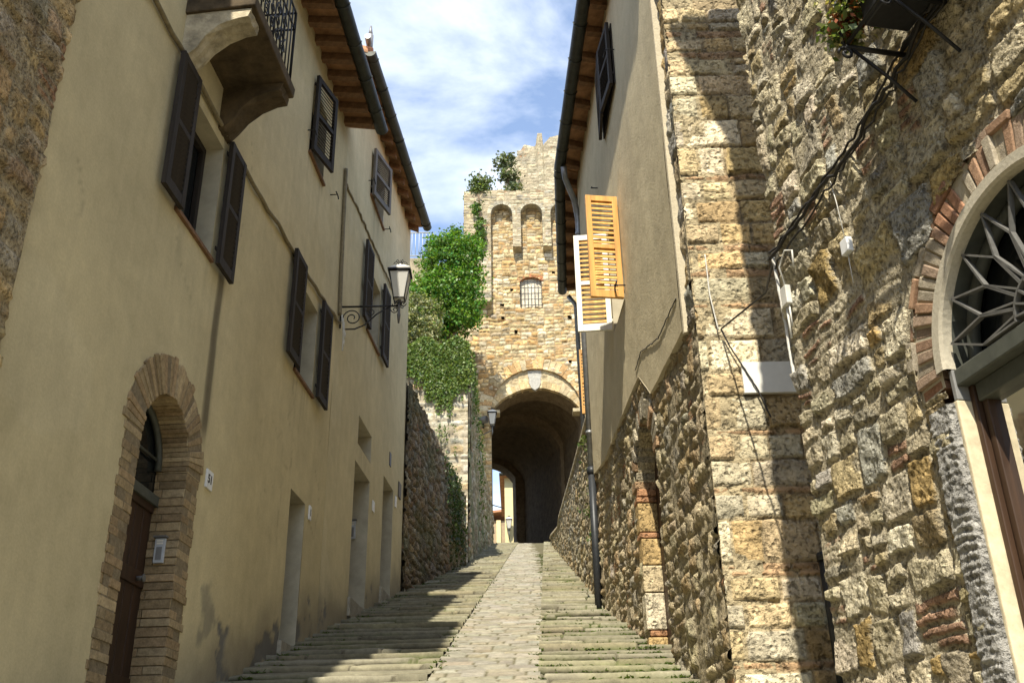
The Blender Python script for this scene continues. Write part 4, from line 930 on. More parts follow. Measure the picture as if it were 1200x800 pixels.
# vaulted passage, bending left as it climbs
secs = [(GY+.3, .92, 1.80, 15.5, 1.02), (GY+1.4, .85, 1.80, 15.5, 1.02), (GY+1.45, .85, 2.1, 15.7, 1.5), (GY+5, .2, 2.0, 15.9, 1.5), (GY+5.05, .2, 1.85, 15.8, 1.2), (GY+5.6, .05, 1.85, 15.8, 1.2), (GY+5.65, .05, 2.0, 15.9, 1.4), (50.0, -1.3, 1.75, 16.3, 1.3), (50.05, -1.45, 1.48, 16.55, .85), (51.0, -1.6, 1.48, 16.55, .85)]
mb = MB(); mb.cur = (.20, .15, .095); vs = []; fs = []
for (y, xc, hw, zs_, rise) in secs:
    R_ = (hw*hw+rise*rise)/(2*rise); zc_ = zs_+rise-R_; a0 = math.asin(max(-1, (zs_-zc_)/R_)); row = [(xc+hw, y, 8)]+[(xc+R_*math.cos(a0+(math.pi-2*a0)*i/16), y, zc_+R_*math.sin(a0+(math.pi-2*a0)*i/16)) for i in range(17)]+[(xc-hw, y, 8)]
    vs += row
m = 19
for i in range(len(secs)-1):
    for q in range(m-1): fs.append((i*m+q, i*m+q+1, (i+1)*m+q+1, (i+1)*m+q))
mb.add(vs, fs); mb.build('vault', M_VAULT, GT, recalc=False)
mb = MB(); mb.cur = (.36, .3, .2); mb.box(-2.0, 6.0, GY+.5, 50.9, 18.4, 25.3); mb.box(-3.0, -2.85, GY+.6, 38.9, 8, 18); mb.box(3.1, 6.0, GY+.5, 50.9, 8, 18.39); mb.box(-8, -3.9, GY+.5, 50.9, 8, 20.0); mb.box(-3.89, -3.6, GY+1, 50.9, 8, 18.39); mb.build('core', M_FARSTONE, GT)
fac_sheet(GT, xfacing(-2.0, -1), GY, 44, 17, 25.6, .09, (.2, .5, .1, .25), 71, 'side_wall', depth=.04, pal=GP, mortar=(.36, .29, .18))
# parapet on blind arches, standing proud of the wall
PY = GY-.42; PP = facing(PY); AC = [-.35+1.31*i for i in range(5)]; AR = .475; AS = 24.65
us = lines(-2.0, 6.0, .04, [q for c in AC for q in (c-AR, c+AR)]); zs = lines(20.3, 26.0, .04, [AS, 22.95]); U, Z = np.meshgrid(us, zs, indexing='ij')
for c in AC:
    near = abs(U-c) < .65; U2, Z2 = arch_snap(U, Z, c, AS, AR, .03); U = np.where(near, U2, U); Z = np.where(near, Z2, Z)
uc, zc = cellc(U), cellc(Z); keep = np.ones(uc.shape, bool)
for c in AC: keep &= ~in_arch(uc, zc, c, AS, AR)
keep &= (zc > 22.95) | (uc < AC[0]-AR)
keep &= zc < 25.86+.12*fbm(uc, uc*0, .6, 3, 14)
h, C = masonry(U, Z, pack_rubble(8.6, 6.4, .2, .5, .10, .22, np.random.default_rng(73), .03), 74, depth=.04, gap=.012, warp=.05, pal=[(.46, .40, .28), (.40, .35, .25), (.50, .42, .28), (.36, .33, .27)], palw=[1, .8, .8, .6], mortar=(.33, .28, .19), rough=.02)
sheet('parapet', *PP.A(U, Z, h), M_FARSTONE, GT, keep=keep, color=C)
mb = MB(); mb.cur = (.42, .36, .25)
for c in AC:
    for i in range(14):
        a, b = math.pi*i/14, math.pi*(i+1)/14; f = lambda an, y: (c+AR*math.cos(an), y, AS+AR*math.sin(an)); mb.quad(f(a, PY), f(b, PY), f(b, GY), f(a, GY))
    for s in (-1, 1):
        zb_ = 20.3 if (c == AC[0] and s < 0) else 22.95
        mb.quad((c+s*AR, PY, zb_), (c+s*AR, PY, AS), (c+s*AR, GY, AS), (c+s*AR, GY, zb_))
for i in range(4): mb.quad((AC[i]+AR, PY, 22.95), (AC[i+1]-AR, PY, 22.95), (AC[i+1]-AR, GY, 22.88), (AC[i]+AR, GY, 22.88)); mb.quad((AC[i]+AR, PY, 22.95), (AC[i]+AR, GY, 22.88), (AC[i]+AR, GY, 22.95)); mb.quad((AC[i+1]-AR, PY, 22.95), (AC[i+1]-AR, GY, 22.88), (AC[i+1]-AR, GY, 22.95))
mb.quad((-2, PY, 20.3), (AC[0]-AR, PY, 20.3), (AC[0]-AR, GY, 20.1), (-2, GY, 20.1)); mb.quad((-2, PY, 20.3), (-2, PY, 25.9), (-2, GY+.4, 25.9), (-2, GY+.4, 20.3)); mb.quad((-2, PY, 25.75), (6, PY, 25.75), (6, GY+1, 25.75), (-2, GY+1, 25.75))
mb.build('arch_soffit', M_FARSTONE, GT, recalc=False)
mb = MB()
for c in AC[:3]: voussoirs(mb, PP, c, AS, AR-.005, AR+.15, 0, math.pi, 13, -.3, .03, [(.44, .40, .30), (.38, .35, .27)], rng, .06, .006)
mb.build('parapet_arch_ring', M_FARSTONE, GT)
# ruined upper block, ragged top
PU = facing(39.6); us = lines(.42, 6, .05); zs = np.linspace(0, 1, 90); U, T = np.meshgrid(us, zs, indexing='ij')
top = np.interp(U, [.42, .6, .78, 1.0, 1.3, 1.4, 1.62, 1.66, 2.0, 2.6, 6], [29.2, 29.2, 29.5, 29.45, 29.4, 30.2, 30.2, 29.5, 29.9, 30.1, 30.2])+.06*fbm(U, U*0, .4, 3, 9); Z = 25.5+(top-25.5)*T
h, C = masonry(U, Z, pack_rubble(6.5, 6, .22, .55, .10, .2, np.random.default_rng(75), .02), 76, depth=.045, gap=.012, warp=.05, pal=[(.46, .41, .30), (.40, .36, .27), (.50, .43, .30)], palw=[1, .8, .8], mortar=(.32, .28, .20), rough=.02)
UB = sheet('upper_block', *PU.A(U, Z, h), M_FARSTONE, GT, color=C)
mb = MB(); mb.cur = (.40, .36, .27); mb.box(.45, 6, 39.65, 44, 25.5, 29.1); mb.hexa([(.0, 39.8, 25.4), (.44, 39.8, 25.4), (.44, 41, 25.4), (.0, 41, 25.4), (-.42, 39.8, 29.3), (.44, 39.8, 29.4), (.44, 41, 29.4), (-.3, 41, 29.3)][:4]+[(-.25, 39.8, 28.8), (.44, 39.8, 29.0), (.44, 41, 29.0), (-.25, 41, 28.8)]); mb.build('upper_core', M_FARSTONE, GT)
# barred window
mb = MB(); mb.cur = (.60, .55, .44); mb.quad((.35, GY+.14, 20.1), (1.4, GY+.14, 20.1), (1.4, GY+.14, 21.8), (.35, GY+.14, 21.8)); WN = mb.build('window', M_FARSTONE, GT, recalc=False)
mb = MB(); mb.cur = (.50, .40, .25)
for x in (.40, 1.34): mb.quad((x, GY, 20.2), (x, GY+.3, 20.2), (x, GY+.3, 21.45), (x, GY, 21.45))
mb.quad((.40, GY, 20.2), (1.34, GY, 20.2), (1.34, GY+.3, 20.2), (.4, GY+.3, 20.2))
for i in range(10):
    a, b = math.pi*(.26+.48*i/10), math.pi*(.26+.48*(i+1)/10); mb.quad((.87+.66*math.cos(a), GY, 21.0+.66*math.sin(a)), (.87+.66*math.cos(b), GY, 21.0+.66*math.sin(b)), (.87+.66*math.cos(b), GY+.3, 21.0+.66*math.sin(b)), (.87+.66*math.cos(a), GY+.3, 21.0+.66*math.sin(a)))
mb.build('reveal', M_FARSTONE, WN, recalc=False)
mb = MB(); voussoirs(mb, PG, .87, 21.0, .655, .83, math.pi*.24, math.pi*.76, 12, -.25, .03, [(.38, .17, .08), (.34, .14, .07)], rng, .1, .008); mb.build('brick_head', M_BRICK, WN)
mb = MB()
for i in range(7): mb.tube([(.43+.145*i, GY-.02, 20.15), (.43+.145*i, GY-.02, 21.5)], .011, 5)
for i in range(5): mb.tube([(.38, GY-.02, 20.3+.28*i), (1.36, GY-.02, 20.3+.28*i)], .010, 5)
mb.build('grille', M_IRON, WN)
# coat of arms
mb = MB(); mb.cur = (.62, .58, .48); mb.box(.62, 1.18, GY+.06, GY+.22, 17.0, 17.30); sh = [(.66, 17.0), (1.14, 17.0), (1.14, 16.72), (1.06, 16.52), (.90, 16.40), (.74, 16.52), (.66, 16.72)]
mb.add([(x, GY+.02, z) for x, z in sh]+[(x, GY+.2, z) for x, z in sh], [tuple(range(7)), tuple(range(7, 14))]+[(i, (i+1) % 7, 7+(i+1) % 7, 7+i) for i in range(7)])
mb.build('coat_of_arms', mat_plain('grey_carved_stone', (.36, .35, .32), .9, .25, 12, .01), GT, .01)
# plants rooted in the tower
def tuft(name, label, cat, o, blobs, n, size, base, seed, stems, **kw):
    t = thing(name, label, cat, o); leaf_obj('foliage', crown(blobs, n, size, base, seed, **kw), t)
    mb = MB()
    for e in stems: mb.tube([o, Vector(o).lerp(Vector(e), .5)+Vector((.05, 0, .1)), e], [.05, .035, .015], 6)
    mb.build('stem', M_BARK, t)
tuft('fig_shrub', 'grey green shrub growing from the tower top beside the ruined upper block', 'shrub', (.05, 39.0, 25.7), [((-.15, 39, 28.2), (.5, .4, .42)), ((.0, 39, 27.3), (.38, .35, .4)), ((.25, 39, 26.5), (.35, .35, .4)), ((-.2, 39, 26.2), (.3, .3, .3))], 1700, .15, (.11, .135, .065), 331, [(-.2, 39, 28), (.2, 39, 27), (-.2, 39, 26.4)], clump=.2)
tuft('grassy_plant', 'grassy plant on the left corner of the tower parapet', 'plant', (-1.35, 38.2, 25.8), [((-1.4, 38.1, 26.0), (.55, .3, .45)), ((-1.2, 38.1, 26.4), (.5, .3, .4))], 1300, .13, (.12, .16, .055), 332, [(-1.7, 38.1, 26.9), (-1.3, 38.1, 27.0), (-1.0, 38.1, 26.9)], clump=.2)
tuft('tower_vine', 'green vine trailing down the tower below the grassy plant', 'vine', (-1.35, 37.75, 25.5), [((-1.45, 37.72, 24.8), (.16, .1, .5)), ((-1.25, 37.72, 24.0), (.2, .1, .5)), ((-1.3, 37.72, 23.2), (.3, .12, .5))], 900, .13, (.10, .17, .04), 333, [(-1.35, 37.75, 24.4), (-1.3, 37.75, 23.2)], clump=.15)
# lamp on the gate and a small floodlight
lantern((-.92+.08, 37.62, 14.62), 1.0, 'small wall lantern on the left jamb of the gate arch', (-1.0, 38.38, 14.6), bracket=False, name='gate_lantern')
mb = MB(); mb.tube([(-1.9, 38.36, 14.36), (-1.4, 38.2, 14.36), (-.84, 37.62, 14.40)], .022, 6); mb.build('lamp_arm', M_GREYIRON, bpy.data.objects['gate_lantern'])
t = thing('floodlight', 'grey box floodlight beside the gate lantern', 'lamp', (-1.22, 38.1, 14.95)); mb = MB(); mb.tube([(-1.38, 38.0, 14.95), (-1.05, 37.85, 14.95)], .15, 12); mb.build('housing', M_GREYIRON, t); mb = MB(); mb.box(-1.25, -1.18, 38.0, 38.38, 14.75, 14.82); mb.build('bracket', M_IRON, t)

# ------------------------------------------------------------------ houses seen through the gate
t = thing('yellow_house', 'pale yellow house seen through the gate passage', 'house', (1.2, 60, float(gz(60))))
mb = MB(); mb.box(-.64, 6, 60, 68, 13, 19.85); mb.build('wall', M_YELLOW, t); mb = MB(); mb.hexa([(-.95, 59.6, 19.85), (6.3, 59.6, 19.85), (6.3, 68.4, 19.85), (-.95, 68.4, 19.85), (-.95, 59.6, 20.0), (6.3, 59.6, 20.0), (5, 64.5, 22), (.8, 64.5, 22)]); rf = mb.build('roof', M_TILE, t)
mb = MB(); mb.tube([(-.95, 59.55, 19.93), (6.3, 59.55, 19.93)], .09, 8); mb.build('gutter', M_GUTTER, t)
mb = MB(); mb.box(.0, .5, 62, 62.5, 20.3, 21.3); mb.build('chimney', M_TILE, rf)
lantern((-.40, 59.6, 16.55), 1.1, 'dark wall lantern on the yellow house beyond the gate', (-.4, 60.0, 16.4), bracket=True, name='far_lantern')
t = thing('brown_house', 'low brown tiled house behind the yellow house, seen through the gate', 'house', (-2.5, 70, float(gz(70))))
mb = MB(); mb.box(-6, -.5, 70, 78, 15, 20.0); mb.build('wall', M_FARWALL, t); mb = MB(); mb.hexa([(-6.4, 69.5, 20.0), (-.2, 69.5, 20.6), (-.2, 78, 20.6), (-6.4, 78, 20.0), (-6.4, 69.5, 20.15), (-.2, 69.5, 20.75), (-.6, 74, 22.0), (-6, 74, 21.4)]); mb.build('roof', M_TILE, t)
mb = MB(); mb.box(-1.35, -1.05, 69.8, 69.99, 15, 20.0); mb.box(-2.0, -1.7, 69.7, 69.99, 15, 19.2); mb.build('pilaster', M_YELLOW, t)
cable([(-3, 58, 18.05), (-.7, 59.9, 17.9)], .03, M_CABLE, 'thin wire strung across the sky behind the gate passage', wig=0, n=6)

# ------------------------------------------------------------------ right side: plastered house on a rubble base
PB = plane(1.97, -0.0476, -1)
HR = thing('right_house', 'tall plastered house with rubble base and ashlar corner on the right', 'house', PB(11, float(gz(11))))
ARR = (10.66, 3.55, .60)
us = lines(7.852, 14.95, .028, [ARR[0]-ARR[2], ARR[0]+ARR[2]]); zs = lines(.3, 5.3, .028, [ARR[1]]); U, Z = np.meshgrid(us, zs, indexing='ij')
U, Z = arch_snap(U, Z, *ARR, .02); uc, zc = cellc(U), cellc(Z); keep = ~in_arch(uc, zc, *ARR) & (zc < np.interp(uc, [8.17, 9.55, 9.9, 10.1, 10.5, 11.3, 13.6, 14.95], [4.03, 4.12, 4.18, 4.30, 4.62, 4.66, 4.72, 4.95])+.08)
st = pack_rubble(7.8, 5.8, .16, .48, .09, .30, np.random.default_rng(81), .07)
h, C = masonry(U, Z, st, 82, depth=.042, gap=.012, warp=.05, wscale=.3, bevel=.02, pal=[(.47, .39, .25), (.42, .36, .24), (.40, .36, .28), (.44, .33, .19)], palw=[1, .9, .4, .4], tint=.10, mortar=(.38, .325, .22), rough=.022)
sheet('rubble_base', *PB.A(U, Z, h), M_RUBBLE, HR, keep=keep, color=C)
us = lines(7.852, 8.25, .028); zs = lines(4.0, 10.4, .03); U, Z = np.meshgrid(us, zs, indexing='ij')
h, C = masonry(U, Z, pack_courses(.8, [(q, q+.34, 0) for q in np.arange(0, 7, .34)], np.random.default_rng(4), .3, .5), 83, depth=.035, gap=.012, warp=.04, rough=.02, pal=[CREAM, GREY, OCHRE], palw=[1, .6, .6])
sheet('corner_stones', *PB.A(U, Z, h-.02), M_ASHLAR, HR, color=C)
# plaster, standing 4 cm proud, with its broken lower edge
us = lines(8.17, 14.95, .03); tt = np.linspace(0, 1, 190)
WU = (10.46, 11.66, 8.76, 9.75); WR = (11.02, 11.95, 5.88, 7.36)
U, T = np.meshgrid(us, tt, indexing='ij'); zb = np.interp(U, [8.17, 9.55, 9.9, 10.0, 10.5, 11.3, 13.6, 14.95], [4.03, 4.12, 4.15, 4.25, 4.62, 4.66, 4.72, 4.95])+.006*fbm(U, U*0, .2, 3, 4); Z = zb+(10.42-zb)*T
uc, zc = cellc(U), cellc(Z); keep = np.ones(uc.shape, bool)
for r_ in (WR,): keep &= ~in_rect(uc, zc, r_)
H = .065+.010*fbm(U, Z, 1.1, 3, 85)+.004*fbm(U, Z, .25, 3, 86); C = wallcol(U, Z, (.52, .45, .30), 87)
H = np.where(U < 8.2, H-.0, H)
sheet('plaster_wall', *PB.A(U, Z, H), M_PLASTER_G, HR, keep=keep, color=C)
mb = MB(); mb.cur = (.50, .44, .32); pts = [(us[i], float(zb[i, 0])) for i in range(0, len(us), 3)]
for (a, za), (b, zb2) in zip(pts, pts[1:]): mb.quad(PB(a, za, -.03), PB(b, zb2, -.03), PB(b, zb2, .068), PB(a, za, .068))
mb.hexa([PB(8.10, 4.0, -.02), PB(8.18, 4.0, -.02), PB(8.18, 10.4, -.02), PB(8.10, 10.4, -.02), PB(8.14, 4.0, .055), PB(8.18, 4.0, .06), PB(8.18, 10.4, .06), PB(8.14, 10.4, .055)]); mb.build('plaster_edge', M_PLASTER_G, HR, recalc=False)
# arched doorway
mb = MB(); yc, zs_, r = ARR; dep = .17; gd = float(gz(yc))-.5; mb.cur = (.50, .42, .27)
for i in range(16):
    a, b = math.pi*i/16, math.pi*(i+1)/16; f = lambda an, hh: PB(yc+r*math.cos(an), zs_+r*math.sin(an), hh); mb.quad(f(a, .02), f(b, .02), f(b, -dep), f(a, -dep))
mb.quad(PB(yc-r, gd, .02), PB(yc-r, zs_, .02), PB(yc-r, zs_, -dep), PB(yc-r, gd, -dep)); mb.build('arch_reveal', M_RUBBLE, HR, recalc=False)
z = gd; rng = np.random.default_rng(14); mb = MB()              # far jamb of squared blocks, lit by the sun
while z < zs_:
    hh = rng.choice([.07, .34, .40, .30]) if rng.random() < .9 else .07; hh = min(hh, zs_-z+.01)
    mb.cur = tuple(np.array(BRICKC if hh < .1 else (CREAM, PALE, OCHRE)[rng.integers(3)])*(1+.08*rng.normal())); mb.pbox(PB, yc+r-.012-.01*rng.random(), yc+r+.2, z+.006, z+hh-.006, -dep, .04+.012*rng.normal()); z += hh
mb.build('jamb', M_ASHLAR, HR, .012)
mb = MB(); voussoirs(mb, PB, yc, zs_, r, r+.24, 0, math.pi, 19, -.2, .055, [(.40, .35, .25), (.36, .32, .24), (.36, .24, .14)], rng, .12, .012); mb.build('arch_ring', M_RUBBLE, HR, .01)
mb = MB()
for i in range(6): mb.pbox(PB, yc-r+.2*i+.004, yc-r+.2*(i+1)-.004, gd, zs_+r, -dep-.06, -dep)
mb.build('door', M_DOORWOOD, HR, .006)
# windows of the right house
W_ = window(HR, lambda y, z, h=0: PB(y, z, h+.05), *WR, kind='none', depth=.25) if False else None
def Pp(y, z, h=0.0): return PB(y, z, h+.07)
Pp.N = PB.N; Pp.D = PB.D; Pp.x = PB.x
mb = MB(); y0, y1, z0, z1 = WR; mb.cur = (.4, .35, .25)
for q in ((y0, y0), (y1, y1)): mb.quad(Pp(q[0], z0, 0), Pp(q[0], z1, 0), Pp(q[0], z1, -.25), Pp(q[0], z0, -.25))
mb.quad(Pp(y0, z1, 0), Pp(y1, z1, 0), Pp(y1, z1, -.25), Pp(y0, z1, -.25)); mb.quad(Pp(y0, z0, 0), Pp(y1, z0, 0), Pp(y1, z0, -.25), Pp(y0, z0, -.25)); win = mb.build('window', M_PLREV, HR, recalc=False)
mb = MB(); mb.quad(Pp(y0, z0, -.24), Pp(y1, z0, -.24), Pp(y1, z1, -.24), Pp(y0, z1, -.24)); mb.build('pane', M_PANE, win, recalc=False)
mb = MB()
for a, b, c, e in ((y0, y0+.06, z0, z1), (y1-.06, y1, z0, z1), (y0+.06, y1-.06, z0, z0+.07), (y0+.06, y1-.06, z1-.07, z1)): mb.pbox(Pp, a, b, c, e, -.23, -.18)
mb.build('frame', M_ORANGEWOOD, win, .003)
an = rad(6); N1 = (PB.N*math.cos(an)-PB.D*math.sin(an)).normalized(); n1 = Vector((-N1.y, N1.x, 0)); n1 = n1 if n1.y < 0 else -n1
shutter(win, Pp(y0-.03, 5.86, .012), N1, n1, .41, 1.46, M_ORANGEWOOD, 22, label='orange varnished shutter leaf standing open towards the street, nearest')
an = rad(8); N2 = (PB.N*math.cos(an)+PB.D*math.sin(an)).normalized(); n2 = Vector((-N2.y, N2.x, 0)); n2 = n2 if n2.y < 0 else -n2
shutter(win, Pp(y1+.03, 5.93, .012), N2, n2, .45, 1.46, M_WHITEPAINT, 22, label='shutter leaf with sun glare painted white on its frame, orange louvres, behind the orange one', matslat=M_ORANGEWOOD)  # white frame colour paints in the sun's glare; louvres keep the wood colour
mb = MB()
for u, z in ((10.85, 5.98),): mb.tube([Pp(u, z, 0), Pp(u, z, .14)], .009, 6); mb.tube([Pp(u-.1, z, .12), Pp(u+.06, z, .12), Pp(u+.06, z-.06, .12)], .010, 6)
mb.build('shutter_stay', M_IRON, win)
y0, y1, z0, z1 = WU; mb = MB(); mb.pbox(Pp, y0, y1, z0, z1, -.03, .012); win = mb.build('window', M_DARKWOOD, HR)
for yy, d in ((y0, 1), (y1, -1)):
    an = rad(5); a = PB.D*d*math.cos(an)+PB.N*math.sin(an); n = PB.N*math.cos(an)-PB.D*d*math.sin(an); shutter(win, Pp(yy, z0-.02, .03), a, n, .59, z1-z0+.04, M_DARKWOOD, 18)
mb = MB(); mb.tube([Pp(10.35, 9.2, 0), Pp(10.35, 9.2, .12), Pp(10.5, 9.2, .12)], .009, 6); mb.build('shutter_stay', M_IRON, win)
mb = MB(); mb.tube([Pp(12.55, 8.55, 0), Pp(12.55, 8.55, .1), Pp(12.45, 8.5, .1)], .009, 6); mb.build('shutter_stay', M_IRON, win)
# roof, eave, gutters, downpipe; the front bends back past the downpipe
E0, E1, E2 = Vector((1.30, 7.2, 10.30)), Vector((.925, 14.5, 10.30)), Vector((1.13, 18.9, 10.30))
def eave_r(house, e0, e1, w0, w1, b0, b1, nr):
    mb = MB(); up = Vector((0, 0, .05)); mb.hexa([e0, e1, w1, w0, e0+up, e1+up, w1+up, w0+up]); so_ = mb.build('soffit', M_SOFFIT, house)
    mb = MB(); g_ = Vector((0, 0, .055)); u7 = Vector((0, 0, .07)); mb.hexa([e0+g_, e1+g_, b1+g_, b0+g_, e0+g_+u7, e1+g_+u7, b1+g_+u7, b0+g_+u7]); roof = mb.build('roof', M_TILE, house)
    for i in range(nr):
        f = (i+.5)/nr; p = e0.lerp(e1, f); q = w0.lerp(w1, f); D = (e1-e0).normalized(); mb = MB(); mb.obox(q-Vector((0, 0, .12))-D*.05, D*.1, (p-q)*.93, Vector((0, 0, .115))); mb.build('rafter', M_RAFTER, roof, .008)
eave_r(HR, E0, E1, PB(7.2, 10.42, -.2), PB(14.9, 10.42, -.2), Vector((7, 7.2, 12.2)), Vector((7, 14.9, 12.2)), 14)
gutter(HR, E0-Vector((.05, 0, -.02)), E1-Vector((.05, 0, -.02)), .095)
mb = MB(); mb.cur = (.4, .35, .25); mb.box(1.75, 7, 7.95, 8.0, -.5, 10.4); mb.box(6.9, 7, 8, 19, 0, 12); mb.box(1.3, 7, 14.9, 14.94, 0, 10.4); mb.build('side_wall', M_FARSTONE, HR)
mb = MB(); w_ = PB(14.9, 0, .09)
mb.tube([(.93, 14.3, 10.2), (.96, 14.45, 10.05), (1.12, 14.75, 9.8), (w_.x, w_.y, 9.55), (w_.x, w_.y, 9.3), (w_.x, w_.y, 5.0)], .05, 10)
for z in (9.2, 7.4, 5.6): mb.tube([(w_.x, w_.y, z), (w_.x, w_.y, z+.05)], .06, 10)
mb.build('downpipe', M_ZINC, HR); mb = MB(); mb.tube([(w_.x, w_.y, 5.02), (w_.x, w_.y, 2.7)], .058, 10); mb.tube([(w_.x, w_.y, 4.95), (w_.x, w_.y, 5.06)], .07, 10); mb.build('downpipe', M_CASTIRON, HR)
# ashlar corner facing down the street
PQ = facing(7.88)
zpx = lambda y: float(np.interp(y, [-40, 20, 110, 205, 300, 395, 480, 620, 700, 790, 900], [8.05, 7.407, 6.43, 5.485, 4.616, 3.813, 3.145, 2.137, 1.607, 1.047, .30]))
cs = [(-60, 0), (-35, 0), (-12, 0), (10, 0), (28, 0), (38, 1), (46, 0), (63, 1), (70, 0), (90, 0), (113, 0), (141, 0), (174, 0), (205, 1), (212, 0), (236, 0), (263, 0), (287, 1), (295, 0), (317, 1), (326, 0), (356, 1), (362, 0), (397, 0), (437, 0), (465, 0), (504, 1), (511, 0), (540, 0), (571, 1), (580, 0), (609, 0), (660, 1), (668, 1), (676, 0), (705, 0), (737, 0), (775, 1), (785, 0), (830, 0), (880, 0)]
rows = []; 
for (a, k), (b, _) in zip(cs, cs[1:]): rows.append((zpx(b)-(-.1), zpx(a)-(-.1), k))
rows[0:3] = [(z_, z_+.32, 0) for z_ in np.arange(7.9, 11, .32)]
us = lines(1.585, 3.7, .016, segs=[(2.6, .016), (3.7, .05)]); zs = lines(.2, 10.4, .016, segs=[(7.6, .016), (10.4, .06)]); U, Z = np.meshgrid(us, zs, indexing='ij')
st = pack_courses(3.2, rows, np.random.default_rng(95), .24, .62); st[:, 2:4] += .0
st2 = st.copy(); st2[:, 2:4] += -(-.1)-0.1+0.1                     # rows are measured from z = -0.1, the map from Z.min()-0.3
off = -.1-(Z.min()-.3); st2[:, 2:4] = st[:, 2:4]+off
h, C = masonry(U, Z, st2, 96, fill=.12, depth=.026, gap=.007, warp=.020, wscale=.25, bevel=.010, rc=.022, gapvar=1.2, facet=.06, pal=[(.58, .465, .275), (.64, .56, .39), (.53, .39, .20), (.47, .41, .30)], palw=[.4, .28, .22, .08], mortar=(.36, .285, .175), rough=.009, brickc=(.44, .295, .17), tint=.15)
sheet('corner_ashlar', *PQ.A(U, Z, h), M_ASHLAR, HR, color=C)
mb = MB(); mb.cur = (.42, .35, .22); mb.box(1.584, 1.9, 7.870, 7.90, -.3, 10.4); mb.pbox(PB, 7.88, 9.6, -.3, 3.9, -.3, -.008); mb.build('corner_core', M_ASHLAR, HR)
# next house up, beyond the downpipe
H3 = thing('upper_right_house', 'second plastered house on the right beyond the downpipe, with an orange shutter', 'house', (1.4, 17, float(gz(17))))
P3 = plane(1.26-14.93*.047, .047, -1)
us = lines(14.97, 19.0, .08); zs = lines(5.0, 10.4, .08); U, Z = np.meshgrid(us, zs, indexing='ij'); sheet('wall', *P3.A(U, Z, .01*fbm(U, Z, 1, 3, 3)), M_PLASTER_G, H3, color=wallcol(U, Z, (.42, .36, .25), 5))
eave_r(H3, E1+Vector((0, .02, 0)), E2, P3(14.95, 10.42, -.2), P3(19.0, 10.42, -.2), Vector((7, 14.95, 12.2)), Vector((7, 19, 12.2)), 8); gutter(H3, E1+Vector((-.05, .03, .02)), E2+Vector((-.05, 0, .02)), .095)
mb = MB(); mb.cur = (.42, .36, .25); mb.box(1.47, 7, 19, 19.04, 3, 10.4); mb.build('side_wall', M_PLASTER_G, H3)
mb = MB(); mb.pbox(P3, 15.12, 15.9, 6.05, 7.1, -.03, .01); win = mb.build('window', M_ORANGEWOOD, H3); 
shutter(win, P3(15.10, 6.02, .02), (P3.N+P3.D*.1).normalized(), -P3.D, .16, 1.12, M_ORANGEWOOD, 20)
mb = MB(); mb.tube([P3(18.9, 10.2, .25), P3(18.95, 10.0, .1), P3(18.95, 6, .06)], .05, 8); mb.build('downpipe', M_ZINC, H3)
# sloping-topped rubble wall up to the gate
SW = thing('sloping_wall', 'sunlit rubble wall with sloping coping on the right, below the gate', 'wall', (1.25, 24, float(gz(24))))
PS = plane(1.27+14.95*.0, 0.0, -1)
us = lines(14.96, 36.5, .04, segs=[(22, .035), (36.5, .06)]); tt = np.linspace(0, 1, 110); U, T = np.meshgrid(us, tt, indexing='ij')
top = np.interp(U, [14.96, 20, 28.5, 29.2, 35.5, 36.5], [6.15, 6.85, 8.15, 8.1, 9.55, 9.7])+.03*fbm(U, U*0, .6, 3, 5); Z = (gz(U)-.3)*(1-T)+top*T
st = pack_rubble(22.5, 9, .16, .44, .10, .28, np.random.default_rng(97), .04)
h, C = masonry(U, Z, st, 98, depth=.04, gap=.012, warp=.06, pal=[(.46, .39, .25), (.40, .34, .23), (.36, .34, .27), (.44, .33, .18)], palw=[1, .9, .6, .5], mortar=(.34, .29, .19), rough=.02)
sheet('wall', *PS.A(U, Z, h), M_RUBBLE, SW, color=C)
mb = MB(); mb.cur = (.48, .42, .30); k = np.linspace(14.98, 36.4, 40); tz_ = np.interp(k, [14.96, 20, 28.5, 29.2, 35.5, 36.5], [6.15, 6.85, 8.15, 8.1, 9.55, 9.7])
for a, b, za, zb2 in zip(k, k[1:], tz_, tz_[1:]): mb.hexa([PS(a+.006, za, .07), PS(b-.006, zb2, .07), PS(b-.006, zb2, -.35), PS(a+.006, za, -.35), PS(a+.006, za+.07, .06), PS(b-.006, zb2+.07, .06), PS(b-.006, zb2+.07, -.35), PS(a+.006, za+.07, -.35)])
mb.build('coping', M_FARSTONE, SW, .01)
mb = MB(); mb.cur = (.35, .3, .2); mb.hexa([PS(14.97, 2, -.02), PS(36.4, 7, -.02), PS(36.4, 7, -4), PS(14.97, 2, -4), PS(14.97, 6.1, -.03), PS(36.4, 9.6, -.03), PS(36.4, 9.6, -4), PS(14.97, 6.1, -4)]); mb.build('core', M_FARSTONE, SW)
mb = MB(); rw = random.Random(8)
tuft('wall_weeds', 'green weeds growing down the shaded seam beside the cast iron downpipe', 'weeds', (1.22, 15.4, 5.2), [((1.20, 15.35, 5.6), (.06, .2, .4)), ((1.20, 15.5, 4.6), (.06, .2, .6))], 500, .06, (.10, .13, .04), 341, [(1.22, 15.4, 5.8)], clump=.1)

